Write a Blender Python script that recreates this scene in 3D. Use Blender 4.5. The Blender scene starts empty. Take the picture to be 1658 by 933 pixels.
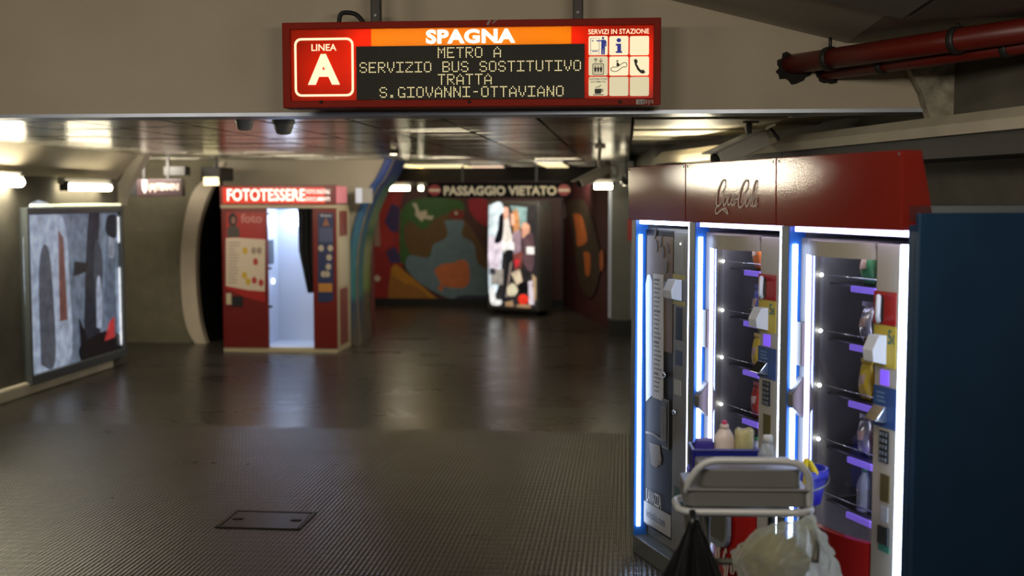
import bpy, bmesh, math, random
from mathutils import Vector, Matrix
random.seed(7)
R = math.radians
SC = bpy.context.scene
COL = SC.collection

# ---------------------------------------------------------------- camera, world, lights, exposure
F = 1944.0; W, H = 1658, 933
PITCH = math.atan(144.5 / F)
CAM = Vector((0, 0, 1.9))
cd = bpy.data.cameras.new('camera'); cam = bpy.data.objects.new('camera', cd); COL.objects.link(cam)
cam.location = CAM; cam.rotation_euler = (R(90) - PITCH, 0, 0)
cd.sensor_fit = 'HORIZONTAL'; cd.sensor_width = 36; cd.lens = F * 36 / W
cd.dof.use_dof = True; cd.dof.focus_distance = 5.9; cd.dof.aperture_fstop = 1.6
cd.clip_start = 0.05
SC.camera = cam
SC.view_settings.view_transform = 'Standard'; SC.view_settings.look = 'None'
SC.view_settings.gamma = 1; SC.view_settings.use_curve_mapping = False
SC.view_settings.exposure = 0.0
wd = bpy.data.worlds.new('world'); SC.world = wd; wd.use_nodes = True
wd.node_tree.nodes['Background'].inputs[0].default_value = (1.0, .92, .8, 1)
wd.node_tree.nodes['Background'].inputs[1].default_value = 0.03

def area(name, loc, target, sx, sy, power, color=(1, .9, .75)):
    l = bpy.data.lights.new(name, 'AREA'); l.shape = 'RECTANGLE'; l.size = sx; l.size_y = sy
    l.energy = power; l.color = color
    o = bpy.data.objects.new(name, l); COL.objects.link(o); o.location = loc
    o.rotation_euler = (Vector(target) - Vector(loc)).to_track_quat('-Z', 'Y').to_euler()
    return o
area('hall_light', (-1.6, 1.2, 3.0), (-1.0, 5.0, 1.2), 1.3, .25, 29)
area('hall_light', (-3.4, 3.4, 2.9), (-1.5, 7.0, 1.0), 1.3, .25, 22)
area('passage_fill', (-3.2, 12.6, 2.3), (-2.9, 15.5, 1.9), 1.4, .2, 13)  # added fill for the booth front and the wall above it
area('passage_fill', (-1.0, 14.0, 2.3), (-1.9, 15.5, 1.2), .9, .2, 22)  # added fill for the back wall beside the booth and the blue jamb
area('hall_light', (.7, 2.2, 2.56), (1.4, 6.8, 2.4), 1.2, .2, 26)  # added fill for the beam's right side and the grey camera
area('passage_fill', (.6, 18.8, 2.25), (.3, 21.2, 1.0), 1.6, .25, 22)  # added fill on the mural wall
area('passage_fill', (-.6, 8.6, 2.32), (.9, 11.3, 2.1), .6, .15, 4)  # added fill for the two security cameras, no fixture there
area('recess_fill', (-4.5, 14.3, 2.3), (-4.8, 15.9, 1.1), .8, .2, 21)  # added fill on the recess wall and its pale ring
area('passage_fill', (.3, 14.6, 2.3), (.2, 17.4, 2.0), .9, .2, 12)  # added fill for the passage sign and the grey column

# ---------------------------------------------------------------- geometry helpers
class Fr:
    """upright frame: origin o, x axis turned by ang"""
    def __init__(s, o, ang):
        s.o = Vector(o); s.a = ang
        s.x = Vector((math.cos(ang), math.sin(ang), 0)); s.y = Vector((-math.sin(ang), math.cos(ang), 0))
    def hit(s, px, py, yl=0.0):
        r = ray(px, py); t = (yl - (CAM - s.o).dot(s.y)) / r.dot(s.y); p = CAM + r * t - s.o
        return p.dot(s.x), p.z
    def w(s, x, y, z=0): return s.o + s.x * x + s.y * y + Vector((0, 0, z))
    def sub(s, x, y, z=0): return Fr(s.w(x, y, z), s.a)
    def loc(s, p):
        q = Vector(p) - s.o; return Vector((q.dot(s.x), q.dot(s.y), q.z))
def ray(px, py):
    a = (px - W / 2) / F; b = -(py - H / 2) / F
    f = Vector((0, math.cos(PITCH), -math.sin(PITCH))); u = Vector((0, math.sin(PITCH), math.cos(PITCH)))
    return f + Vector((1, 0, 0)) * a + u * b
def at(px, py, D):
    r = ray(px, py); return CAM + r * (D / r.y)
def fl(px, py, z=0.0):
    r = ray(px, py); return CAM + r * ((z - CAM.z) / r.z)

def lin(c): return tuple((v / 255 / 12.92 if v / 255 <= .04045 else ((v / 255 + .055) / 1.055) ** 2.4) for v in c)
_m = {}
def mat(name, rgb=(128, 128, 128), rough=.5, metal=0.0, emit=0.0, ecol=None, var=0.0, scale=6.0, bump=0.0, bscale=60.0, coat=0.0, spec=None):
    if name in _m: return _m[name]
    m = bpy.data.materials.new(name); m.use_nodes = True; nt = m.node_tree; n = nt.nodes; l = nt.links
    b = n['Principled BSDF']; c = lin(rgb)
    b.inputs['Base Color'].default_value = (*c, 1); b.inputs['Roughness'].default_value = rough; b.inputs['Metallic'].default_value = metal
    if coat: b.inputs['Coat Weight'].default_value = coat; b.inputs['Coat Roughness'].default_value = .08
    if spec is not None: b.inputs['Specular IOR Level'].default_value = spec
    if emit:
        b.inputs['Emission Color'].default_value = (*lin(ecol or rgb), 1); b.inputs['Emission Strength'].default_value = emit
    tc = n.new('ShaderNodeTexCoord')
    no = n.new('ShaderNodeTexNoise'); no.inputs['Scale'].default_value = scale; no.inputs['Detail'].default_value = 6
    l.new(tc.outputs['Object'], no.inputs['Vector'])
    if var:
        rp = n.new('ShaderNodeValToRGB'); e = rp.color_ramp.elements
        e[0].position = .3; e[1].position = .7
        e[0].color = (*[v * (1 - var) for v in c], 1); e[1].color = (*[min(1, v * (1 + var)) for v in c], 1)
        l.new(no.outputs[0], rp.inputs[0]); l.new(rp.outputs[0], b.inputs['Base Color'])
        if emit: l.new(rp.outputs[0], b.inputs['Emission Color'])
    else:                                             # faint wear in the gloss
        mr = n.new('ShaderNodeMapRange'); mr.inputs[3].default_value = max(0, rough - .04); mr.inputs[4].default_value = min(1, rough + .06)
        l.new(no.outputs[0], mr.inputs[0]); l.new(mr.outputs[0], b.inputs['Roughness'])
    if bump:
        n2 = n.new('ShaderNodeTexNoise'); n2.inputs['Scale'].default_value = bscale; n2.inputs['Detail'].default_value = 5
        bp = n.new('ShaderNodeBump'); bp.inputs['Strength'].default_value = bump; bp.inputs['Distance'].default_value = .01
        l.new(tc.outputs['Object'], n2.inputs['Vector']); l.new(n2.outputs[0], bp.inputs['Height']); l.new(bp.outputs[0], b.inputs['Normal'])
    _m[name] = m; return m
def glow(name, rgb, s): 
    m = mat(name, rgb, .5, 0, s); return m
def thin_glass(name, tint=(225, 228, 232), gloss=.12, rough=.03):
    if name in _m: return _m[name]
    m = bpy.data.materials.new(name); m.use_nodes = True; nt = m.node_tree; n = nt.nodes; l = nt.links
    for q in list(n):
        if q.type == 'BSDF_PRINCIPLED': n.remove(q)
    t = n.new('ShaderNodeBsdfTransparent'); t.inputs[0].default_value = (*lin(tint), 1)
    g = n.new('ShaderNodeBsdfGlossy'); g.inputs['Roughness'].default_value = rough
    lw = n.new('ShaderNodeLayerWeight'); lw.inputs[0].default_value = .35
    mr = n.new('ShaderNodeMapRange'); mr.inputs[3].default_value = gloss; mr.inputs[4].default_value = .9
    mx = n.new('ShaderNodeMixShader'); l.new(lw.outputs['Fresnel'], mr.inputs[0]); l.new(mr.outputs[0], mx.inputs[0])
    l.new(t.outputs[0], mx.inputs[1]); l.new(g.outputs[0], mx.inputs[2]); l.new(mx.outputs[0], n['Material Output'].inputs[0])
    _m[name] = m; return m

class MB:
    def __init__(s): s.v = []; s.f = []; s.mi = []; s.mats = []; s.sm = []
    def _m(s, m):
        if m is None: return 0
        if m not in s.mats: s.mats.append(m)
        return s.mats.index(m)
    def add(s, vs, fs, m=None, smooth=False):
        o = len(s.v); i = s._m(m); s.v += [tuple(p) for p in vs]
        for f in fs: s.f.append([o + k for k in f]); s.mi.append(i); s.sm.append(smooth)
        return s
    def box(s, x0, x1, y0, y1, z0, z1, m=None, M=None):
        x0, x1 = sorted((x0, x1)); y0, y1 = sorted((y0, y1)); z0, z1 = sorted((z0, z1))
        vs = [Vector((x, y, z)) for z in (z0, z1) for y in (y0, y1) for x in (x0, x1)]
        if M: vs = [M @ p for p in vs]
        return s.add(vs, [(0, 2, 3, 1), (4, 5, 7, 6), (0, 1, 5, 4), (2, 6, 7, 3), (0, 4, 6, 2), (1, 3, 7, 5)], m)
    def poly(s, pts, y, m=None, th=.002):
        """outline in x,z, standing at depth y (faces -y), thickness th"""
        a = sum(pts[i][0] * pts[(i + 1) % len(pts)][1] - pts[(i + 1) % len(pts)][0] * pts[i][1] for i in range(len(pts)))
        if a < 0: pts = pts[::-1]
        n = len(pts); vs = [(p[0], y, p[1]) for p in pts] + [(p[0], y + th, p[1]) for p in pts]
        fs = [tuple(range(n)), tuple(range(2 * n - 1, n - 1, -1))] + [(i, i + n, (i + 1) % n + n, (i + 1) % n) for i in range(n)]
        return s.add(vs, fs, m)
    def prism(s, pts, axis, a0, a1, m=None, smooth=False):
        """outline extruded along axis 0/1/2; pts in the two other coordinates"""
        n = len(pts)
        def mk(p, a):
            q = [p[0], p[1]]; q.insert(axis, a); return tuple(q)
        vs = [mk(p, a0) for p in pts] + [mk(p, a1) for p in pts]
        s.add(vs, [tuple(range(n)), tuple(range(2 * n - 1, n - 1, -1))], m)
        return s.add(vs, [(i, i + n, (i + 1) % n + n, (i + 1) % n) for i in range(n)], m, smooth)
    def tube(s, pts, r, m=None, seg=10, cap=True):
        pts = [Vector(p) for p in pts]; rs = r if isinstance(r, (list, tuple)) else [r] * len(pts)
        vs = []; t = (pts[1] - pts[0]).normalized(); up = Vector((0, 0, 1)) if abs(t.z) < .9 else Vector((1, 0, 0))
        nx = t.cross(up).normalized()
        for i, p in enumerate(pts):
            t = (pts[min(i + 1, len(pts) - 1)] - pts[max(i - 1, 0)]).normalized()
            nx = (nx - t * nx.dot(t)).normalized(); ny = t.cross(nx)
            for k in range(seg):
                a = 2 * math.pi * k / seg; vs.append(p + (nx * math.cos(a) + ny * math.sin(a)) * rs[i])
        fs = [(i * seg + k, i * seg + (k + 1) % seg, (i + 1) * seg + (k + 1) % seg, (i + 1) * seg + k) for i in range(len(pts) - 1) for k in range(seg)]
        s.add(vs, fs, m, True)
        if cap:
            n = len(vs); s.add(vs[:seg], [tuple(range(seg))[::-1]], m); s.add(vs[-seg:], [tuple(range(seg))], m)
        return s
    def lathe(s, prof, c=(0, 0, 0), m=None, seg=20, sx=1.0, sy=1.0, M=None):
        vs = []
        for r, z in prof:
            for k in range(seg):
                a = 2 * math.pi * k / seg; vs.append(Vector((r * sx * math.cos(a), r * sy * math.sin(a), z)))
        vs = [(M @ p if M else p) + Vector(c) for p in vs]
        n = len(prof)
        fs = [(i * seg + k, i * seg + (k + 1) % seg, (i + 1) * seg + (k + 1) % seg, (i + 1) * seg + k) for i in range(n - 1) for k in range(seg)]
        s.add(vs, fs, m, True)
        if prof[0][0] > 1e-4: s.add(vs[:seg], [tuple(range(seg))[::-1]], m)
        if prof[-1][0] > 1e-4: s.add(vs[-seg:], [tuple(range(seg))], m)
        return s
    def grid(s, fn, nu, nv, m=None, smooth=True, closed=False):
        vs = [fn(i / nu, j / nv) for i in range(nu + 1) for j in range(nv + 1)]
        return s.add(vs, [(i * (nv + 1) + j, (i + 1) * (nv + 1) + j, (i + 1) * (nv + 1) + j + 1, i * (nv + 1) + j + 1) for i in range(nu) for j in range(nv)], m, smooth)
    def build(s, name, m=None, parent=None, bevel=0.0, loc=None, rz=0.0):
        me = bpy.data.meshes.new(name); me.from_pydata([tuple(v) for v in s.v], [], s.f)
        ms = s.mats or [m]
        if m and m not in ms and not s.mats: ms = [m]
        for q in ms: me.materials.append(q)
        me.polygons.foreach_set('material_index', s.mi); me.polygons.foreach_set('use_smooth', s.sm)
        bm = bmesh.new(); bm.from_mesh(me); bmesh.ops.remove_doubles(bm, verts=bm.verts, dist=1e-5)
        bmesh.ops.recalc_face_normals(bm, faces=bm.faces); bm.to_mesh(me); bm.free()
        me.update()
        o = bpy.data.objects.new(name, me); COL.objects.link(o)
        if parent: o.parent = parent
        if loc is not None: o.location = loc; o.rotation_euler = (0, 0, rz)
        if bevel:
            b = o.modifiers.new('bevel', 'BEVEL'); b.width = bevel; b.segments = 2; b.limit_method = 'ANGLE'
        return o
def thing(name, label, cat, fr, group=None):
    o = bpy.data.objects.new(name, None); COL.objects.link(o); o.empty_display_size = .1
    o.location = fr.o; o.rotation_euler = (0, 0, fr.a); tag(o, label, cat, group); return o
def tag(o, label, cat, group=None):
    o['label'] = label; o['category'] = cat
    if group: o['group'] = group
    return o
def struct(o): o['kind'] = 'structure'; return o
def lab(o, l): o['label'] = l; return o
def smooth_path(pts, n=6):
    pts = [Vector(p) for p in pts]; out = []
    for i in range(len(pts) - 1):
        p0 = pts[max(i - 1, 0)]; p1 = pts[i]; p2 = pts[i + 1]; p3 = pts[min(i + 2, len(pts) - 1)]
        for k in range(n):
            t = k / n
            out.append(.5 * ((2 * p1) + (p2 - p0) * t + (2 * p0 - 5 * p1 + 4 * p2 - p3) * t * t + (3 * p1 - p0 - 3 * p2 + p3) * t ** 3))
    out.append(pts[-1]); return out
def arc(cx, cz, rx, rz, a0, a1, n=12): return [(cx + rx * math.cos(R(a0 + (a1 - a0) * i / n)), cz + rz * math.sin(R(a0 + (a1 - a0) * i / n))) for i in range(n + 1)]
def rrect(x0, x1, z0, z1, r, n=4):
    return arc(x1 - r, z0 + r, r, r, -90, 0, n) + arc(x1 - r, z1 - r, r, r, 0, 90, n) + arc(x0 + r, z1 - r, r, r, 90, 180, n) + arc(x0 + r, z0 + r, r, r, 180, 270, n)
def ring(mb, outer, inner, y, m=None, th=.002):
    n = len(outer); vs = [(p[0], y, p[1]) for p in outer] + [(p[0], y, p[1]) for p in inner] + [(p[0], y + th, p[1]) for p in outer] + [(p[0], y + th, p[1]) for p in inner]
    fs = []
    for i in range(n):
        j = (i + 1) % n
        fs += [(i, j, n + j, n + i), (2 * n + i, 3 * n + i, 3 * n + j, 2 * n + j), (i, 2 * n + i, 2 * n + j, j), (n + i, n + j, 3 * n + j, 3 * n + i)]
    return mb.add(vs, fs, m)

def text_shape(txt, bold=0.0, shear=0.0, spacing=1.0):
    cu = bpy.data.curves.new('t', 'FONT'); cu.body = txt; cu.offset = bold; cu.shear = shear; cu.size = 1; cu.resolution_u = 3; cu.space_character = spacing
    cu.fill_mode = 'FRONT'
    o = bpy.data.objects.new('t', cu); COL.objects.link(o); bpy.context.view_layer.update()
    dg = bpy.context.evaluated_depsgraph_get(); me = o.evaluated_get(dg).to_mesh()
    v = [(p.co.x, p.co.y) for p in me.vertices]; f = [tuple(p.vertices) for p in me.polygons]
    o.evaluated_get(dg).to_mesh_clear(); bpy.data.objects.remove(o); bpy.data.curves.remove(cu)
    return v, f
def text_into(mb, txt, x0, x1, z0, z1, y, m=None, bold=0.0, shear=0.0, spacing=1.0, keep=False):
    """letters fitted to the box x0..x1, z0..z1, standing at depth y and facing -y"""
    v, f = text_shape(txt, bold, shear, spacing)
    ax = min(p[0] for p in v); bx = max(p[0] for p in v); az = min(p[1] for p in v); bz = max(p[1] for p in v)
    sx = (x1 - x0) / (bx - ax); sz = (z1 - z0) / (bz - az)
    return mb.add([(x0 + (p[0] - ax) * sx, y, z0 + (p[1] - az) * sz) for p in v], f, m)
def ribbon(mb, pts, wd, y, m=None):
    """flat pen stroke in x,z with width wd (number or list)"""
    n = len(pts); ws = wd if isinstance(wd, list) else [wd] * n; vs = []
    for i, p in enumerate(pts):
        a = pts[max(i - 1, 0)]; b = pts[min(i + 1, n - 1)]; dx = b[0] - a[0]; dz = b[1] - a[1]; L = math.hypot(dx, dz) or 1
        nx = -dz / L * ws[i] / 2; nz = dx / L * ws[i] / 2
        vs += [(p[0] + nx, y, p[1] + nz), (p[0] - nx, y, p[1] - nz)]
    return mb.add(vs, [(2 * i, 2 * i + 1, 2 * i + 3, 2 * i + 2) for i in range(n - 1)], m)
def sm2(pts, n=6): return [(p.x, p.y) for p in smooth_path([(a, b, 0) for a, b in pts], n)]
# ---------------------------------------------------------------- the setting
A5 = R(-5.4)
CF = Fr((0, 0, 0), A5)                                   # corridor frame: y runs down the passage
KB = 6.55                                               # front face of the cross beam
ZB = CF.hit(763, 180, KB)[1]; ZC = ZB + .025             # beam underside, ceiling

def floor_mat():
    m = bpy.data.materials.new('studded_rubber'); m.use_nodes = True; nt = m.node_tree; n = nt.nodes; l = nt.links; b = n['Principled BSDF']
    tc = n.new('ShaderNodeTexCoord'); sp = n.new('ShaderNodeSeparateXYZ'); l.new(tc.outputs['Object'], sp.inputs[0])
    def mth(op, a, bb=None, cc=None):
        q = n.new('ShaderNodeMath'); q.operation = op
        for i, v in enumerate((a, bb, cc)):
            if v is None: continue
            if isinstance(v, (int, float)): q.inputs[i].default_value = v
            else: l.new(v, q.inputs[i])
        return q.outputs[0]
    x, y = sp.outputs[0], sp.outputs[1]
    rib = mth('SINE', mth('MULTIPLY', x, 2 * math.pi / .027)); rib = mth('MULTIPLY_ADD', rib, .5, .5)
    crs = mth('SINE', mth('MULTIPLY', y, 2 * math.pi / .085)); crs = mth('SMOOTH_MIN', mth('MULTIPLY_ADD', crs, 1.6, 1.9), 1.0, .2)
    near = n.new('ShaderNodeMapRange'); near.inputs[1].default_value = 9.75; near.inputs[2].default_value = 9.6; l.new(y, near.inputs[0])
    hgt = mth('MULTIPLY', mth('MULTIPLY', rib, crs), near.outputs[0])
    no = n.new('ShaderNodeTexNoise'); no.inputs['Scale'].default_value = 1.1; no.inputs['Detail'].default_value = 7; no.inputs['Roughness'].default_value = .65
    mp = n.new('ShaderNodeMapping'); mp.inputs['Scale'].default_value = (.8, 1.6, 1); l.new(tc.outputs['Object'], mp.inputs[0]); l.new(mp.outputs[0], no.inputs['Vector'])
    rp = n.new('ShaderNodeValToRGB'); e = rp.color_ramp.elements; e[0].position = .32; e[1].position = .72
    e[0].color = (.026, .023, .018, 1); e[1].color = (.044, .039, .03, 1); l.new(no.outputs[0], rp.inputs[0]); l.new(rp.outputs[0], b.inputs['Base Color'])
    mr = n.new('ShaderNodeMapRange'); mr.inputs[1].default_value = .3; mr.inputs[2].default_value = .7; mr.inputs[3].default_value = .25; mr.inputs[4].default_value = .33
    l.new(no.outputs[0], mr.inputs[0]); l.new(mth('MULTIPLY_ADD', near.outputs[0], .015, mr.outputs[0]), b.inputs['Roughness'])
    n3 = n.new('ShaderNodeTexNoise'); n3.inputs['Scale'].default_value = 9; n3.inputs['Detail'].default_value = 4; l.new(tc.outputs['Object'], n3.inputs['Vector'])
    bp = n.new('ShaderNodeBump'); bp.inputs['Strength'].default_value = .55; bp.inputs['Distance'].default_value = .004; l.new(hgt, bp.inputs['Height'])
    b2 = n.new('ShaderNodeBump'); b2.inputs['Strength'].default_value = .06; b2.inputs['Distance'].default_value = .02; l.new(n3.outputs[0], b2.inputs['Height']); l.new(bp.outputs[0], b2.inputs['Normal'])
    l.new(b2.outputs[0], b.inputs['Normal']); b.inputs['Specular IOR Level'].default_value = .5
    return m
fm = MB().box(-9, 5, -1.5, 24, -.1, 0).build('floor', floor_mat(), loc=(0, 0, 0), rz=A5); struct(fm)

M_beam = mat('painted_beam', (176, 164, 142), .6, var=.07, scale=1.6, bump=.1, bscale=14)
M_conc = mat('ring_concrete', (186, 178, 158), .75, var=.14, scale=3, bump=.25, bscale=25)
M_dconc = mat('dark_concrete', (88, 84, 74), .8, var=.2, scale=4, bump=.25, bscale=25)
M_stucco = mat('stucco_wall', (118, 112, 91), .85, var=.12, scale=5, bump=.6, bscale=18)
M_plaster = mat('pale_plaster', (158, 148, 128), .7, var=.06, scale=3)
M_black = mat('black', (12, 12, 12), .6)
M_dark = mat('dark_panel', (38, 37, 34), .5, var=.15)
M_alu = mat('brushed_aluminium', (176, 184, 198), .38, .6)
M_chrome = mat('chrome', (200, 205, 210), .12, 1.0)
M_steel = mat('grey_steel', (120, 122, 124), .35, .8)

# cross beam with the two pipe holes' broken plaster
bm_ = MB().box(-9, 2.75, KB, KB + .22, ZB, 3.6).build('wall_beam', M_beam, rz=A5, loc=(0, 0, 0)); struct(bm_)
def ragged(px, py, rx, ry, seed):
    rnd = random.Random(seed); pts = []
    for k in range(26):
        a = 2 * math.pi * k / 26; q = rnd.uniform(.82, 1.12); pts.append(CF.hit(px + rx * q * math.cos(a), py + ry * q * math.sin(a), KB))
    return pts
M_hole = mat('broken_plaster_hole', (22, 19, 15), .95, var=.5, scale=30)
hm = MB().poly(ragged(1285, 110, 29, 26, 1), KB - .004, M_hole, .01).poly(ragged(1342, 121, 22, 15, 2), KB - .0045, M_hole, .01)
struct(hm.build('trim_1', M_hole, rz=A5, loc=(0, 0, 0)))
# aluminium profile along the beam's lower edge
struct(MB().box(-9, 2.75, KB - .02, KB + .24, ZB - .022, ZB - .002).build('trim_2', M_alu, rz=A5, loc=(0, 0, 0)))

# metal slat ceiling beyond the beam, broad strips with dark seams, each slat sitting a touch out of level
XR = CF.loc(at(1024, 181, 6.6)).x
M_slat = mat('ceiling_metal', (150, 147, 134), .22, .75, var=.06, scale=2)
cm = MB(); x = XR; rnd = random.Random(3)
while x > -8.2:
    y = KB + .24
    while y < 21.3:
        dy = .20; t = rnd.gauss(0, .010); q = rnd.gauss(0, .003); s_ = .006
        z = [ZC + t * -dy / 2 + q * .3, ZC - t * -dy / 2 + q * .3]
        cm.add([(x - .577, y, z[0]), (x, y, z[0]), (x, y + dy - .006, z[1]), (x - .577, y + dy - .006, z[1]),
                (x - .577, y, z[0] + .03), (x, y, z[0] + .03), (x, y + dy - .006, z[1] + .03), (x - .577, y + dy - .006, z[1] + .03)],
               [(0, 3, 2, 1), (0, 1, 5, 4), (1, 2, 6, 5), (2, 3, 7, 6), (3, 0, 4, 7)])
        y += dy
    x -= .6
struct(cm.build('ceiling', M_slat, rz=A5, loc=(0, 0, 0)))
struct(MB().box(-9, 5, KB + .25, 24, ZC + .09, ZC + .14).build('ceiling_void', M_black, rz=A5, loc=(0, 0, 0)))
# cream ceiling panels right of the slats
M_cream = mat('cream_ceiling_panel', (196, 190, 172), .45, var=.05)
pm = MB(); y = KB + .26
for j, dy in enumerate((.62, .62, .62, .62, .62, .62, .62)):
    for i in range(3):
        if y > 11: break
        a = XR + .02 + i * .92; tz = .015 if (i + j) % 2 else 0
        pm.box(a, a + .9, y, y + dy - .03, ZC - .005 - tz, ZC + .02 - tz)
    y += dy
struct(pm.build('ceiling_panels', M_cream, rz=A5, loc=(0, 0, 0)))

# nearer, higher ceiling: level on the left, falling to the right like the vault
a0 = Vector((*CF.hit(1162, 19, KB), 0)); a1 = Vector((*CF.hit(1370, 70, KB), 0)); sl = (a1.y - a0.y) / (a1.x - a0.x)
zv = lambda x: a0.y + sl * (min(x, a1.x) - a0.x)
M_vault = mat('vault_soffit', (176, 170, 156), .7, var=.12, scale=2)
M_vault2 = mat('dark_vault_panel', (124, 121, 112), .55, var=.15, scale=2)
xl = a0.x - .55
vm = MB().prism([(xl, zv(xl)), (a1.x, zv(a1.x)), (2.9, zv(2.9)), (2.9, zv(2.9) + .1), (a1.x, zv(a1.x) + .1), (xl, zv(xl) + .1)], 1, KB - 1.02, KB)
struct(vm.build('ceiling_vault', M_vault, rz=A5, loc=(0, 0, 0)))
vm = MB()
for k in range(6):
    for i in range(3):
        x0 = xl + i * 1.3; x1 = x0 + 1.27; y1 = KB - 1.06 - k * 1.1; y0 = y1 - 1.07; d = .03
        vm.add([(x, y, zv(x) - d + e) for e in (0, .05) for x, y in ((x0, y0), (x1, y0), (x1, y1), (x0, y1))], [(3, 2, 1, 0), (4, 5, 6, 7), (0, 1, 5, 4), (1, 2, 6, 5), (2, 3, 7, 6), (3, 0, 4, 7)])
struct(vm.build('ceiling_vault_panels', M_vault2, rz=A5, loc=(0, 0, 0)))
struct(MB().box(-9, xl, -1.4, KB, 3.2, 3.3).build('ceiling_near', M_vault, rz=A5, loc=(0, 0, 0)))

# right wall behind the vending machines, then on to the far column
def wall_line(name, pts, z0, z1, m, th=.12, side=1):
    mb = MB()
    for (ax, ay), (bx, by) in zip(pts, pts[1:]):
        d = Vector((bx - ax, by - ay)).normalized(); nx, ny = d.y * side * th, -d.x * side * th
        mb.add([(ax, ay, z0), (bx, by, z0), (bx + nx, by + ny, z0), (ax + nx, ay + ny, z0), (ax, ay, z1), (bx, by, z1), (bx + nx, by + ny, z1), (ax + nx, ay + ny, z1)],
               [(0, 1, 5, 4), (1, 2, 6, 5), (2, 3, 7, 6), (3, 0, 4, 7), (4, 5, 6, 7), (3, 2, 1, 0)])
    return struct(mb.build(name, m))
wall_line('wall_right', [(3.35, .2), (2.25, 6.4), (1.56, 10.5), (1.72, 17.2)], 0, 3.4, M_dconc)
# pale concrete band running along that wall, and the dark ledge under it
d_ = Vector((1.17 - 2.0, 10.3 - 5.6, 0)).normalized(); AB = math.atan2(d_.y, d_.x)
BF = Fr((2.0, 5.6, 0), AB)                              # x runs away along the band, -y is to the right
z1b = at(1529, 185, 5.6).z; z0b = at(1529, 220, 5.6).z
bb = MB().prism([(0, z0b), (.0, z0b + .05), (-.06, z1b), (-.42, z1b + .03), (-.42, z0b)], 0, -3.0, 4.6)
struct(bb.build('trim_3', M_conc, loc=BF.o, rz=AB))
bb = MB().box(-3.0, 4.6, -.42, -.05, z0b - .1, z0b)
struct(bb.build('trim_4', M_dark, loc=BF.o, rz=AB))

rr_ = MB().prism([CF.hit(*p, KB - .12) for p in ((1470, 106), (1540, 86), (1640, 86), (1640, 216), (1512, 214), (1506, 190), (1500, 172), (1494, 150), (1482, 128))], 1, KB - .12, KB - .002)
struct(rr_.build('trim_10', mat('rough_ring_joint', (150, 144, 126), .9, var=.45, scale=14, bump=1.0, bscale=16), loc=(0, 0, 0), rz=A5))
# left wall with its fluorescent row, ending in a ring rib
XL = -5.78
wl = MB().box(XL - .15, XL, -1.4, 13.42, 0, 2.62).build('wall_left', M_dconc, rz=A5, loc=(0, 0, 0)); struct(wl)
wl = MB().box(XL - .15, XL + .05, KB - 8, KB, 2.5, 3.4).build('wall_left_upper', M_beam, rz=A5, loc=(0, 0, 0)); struct(wl)
# sloping vault plank above the lamps and the pale ring rib at its end
sp_ = MB().prism([(XL, 2.12), (XL + .26, ZC + .01), (XL + .26, ZC + .04), (XL, 2.18)], 1, KB + .3, 13.28, None)
struct(sp_.build('trim_5', M_plaster, rz=A5, loc=(0, 0, 0)))
rp_ = []
for o_, w_ in ((0, 0), (1, 0)): pass
prof = [(XL + .34, ZC + .02), (XL + .22, 2.22), (XL + .12, 2.06), (XL + .05, 1.92), (XL + .03, 1.82)]
inn = [(p[0] - .13, p[1]) for p in prof]
rb = MB()
for i in range(len(prof) - 1):
    rb.prism([prof[i], prof[i + 1], inn[i + 1], inn[i]], 1, 13.28, 13.46)
struct(rb.build('trim_6', mat('pale_ring_rib', (168, 160, 142), .6), rz=A5, loc=(0, 0, 0)))
struct(MB().box(XL - .02, XL + .05, 6.9, 12.95, 0, .13).build('baseboard_left', M_conc, rz=A5, loc=(0, 0, 0), bevel=.02))

# back wall with two round-sided openings
KW = 15.3
WF = Fr(CF.w(0, KW), A5)
def wp(px, py): return WF.hit(px, py)
zt = ZC + .06
oc = sm2([wp(352, 262), wp(338, 285), wp(315, 310), wp(302, 350), wp(295, 405), wp(295, 455), wp(298, 500), wp(306, 535), (wp(318, 556)[0], 0)], 5)   # outer curve of the pale ring
ic = sm2([wp(366, 262), wp(356, 285), wp(338, 318), wp(323, 371), wp(319, 423), wp(320, 465), wp(323, 500), wp(328, 530), (wp(336, 556)[0], 0)], 5)
bc = sm2([(wp(640, 262)[0], zt), wp(622, 288), wp(608, 308), wp(591, 347), wp(580, 395), wp(576.5, 440), wp(576.5, 479), wp(578, 520), (wp(582, 556)[0], 0)], 5)  # edge of the mural passage
mA = MB().poly([(-8.6, 0), (-8.6, zt), (oc[0][0], zt)] + oc[1:], 0, None, .14)
struct(mA.build('wall_recess', M_stucco, loc=WF.o, rz=A5))
xB = wp(374, 300)[0]
mB = MB().poly([(xB, 0), (xB, wp(374, 306)[1]), wp(361, 300), (wp(352, 262)[0], zt)] + bc, 0, None, .14)
struct(mB.build('wall_back', M_plaster, loc=WF.o, rz=A5))
rm = MB(); n = len(oc)
vs = [(p[0], -.05, p[1]) for p in oc] + [(p[0], -.05, p[1]) for p in ic] + [(p[0], .10, p[1]) for p in oc] + [(p[0], .1, p[1]) for p in ic]
fs = []
for i in range(n - 1):
    fs += [(i, i + 1, n + i + 1, n + i), (i, 2 * n + i, 2 * n + i + 1, i + 1), (n + i, n + i + 1, 3 * n + i + 1, 3 * n + i), (2 * n + i, 3 * n + i, 3 * n + i + 1, 2 * n + i + 1)]
rm.add(vs, fs, None, False); struct(rm.build('trim_7', mat('pale_ring_jamb', (198, 184, 160), .6, var=.05), loc=WF.o, rz=A5))
dm = MB().grid(lambda u, v: (ic[round(u * (n - 1))][0] + .25 * v, .08 + 1.3 * v, ic[round(u * (n - 1))][1]), n - 1, 4)
dm.box(ic[n // 2][0] - .2, xB + .3, 1.3, 1.4, 0, zt)
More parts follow.
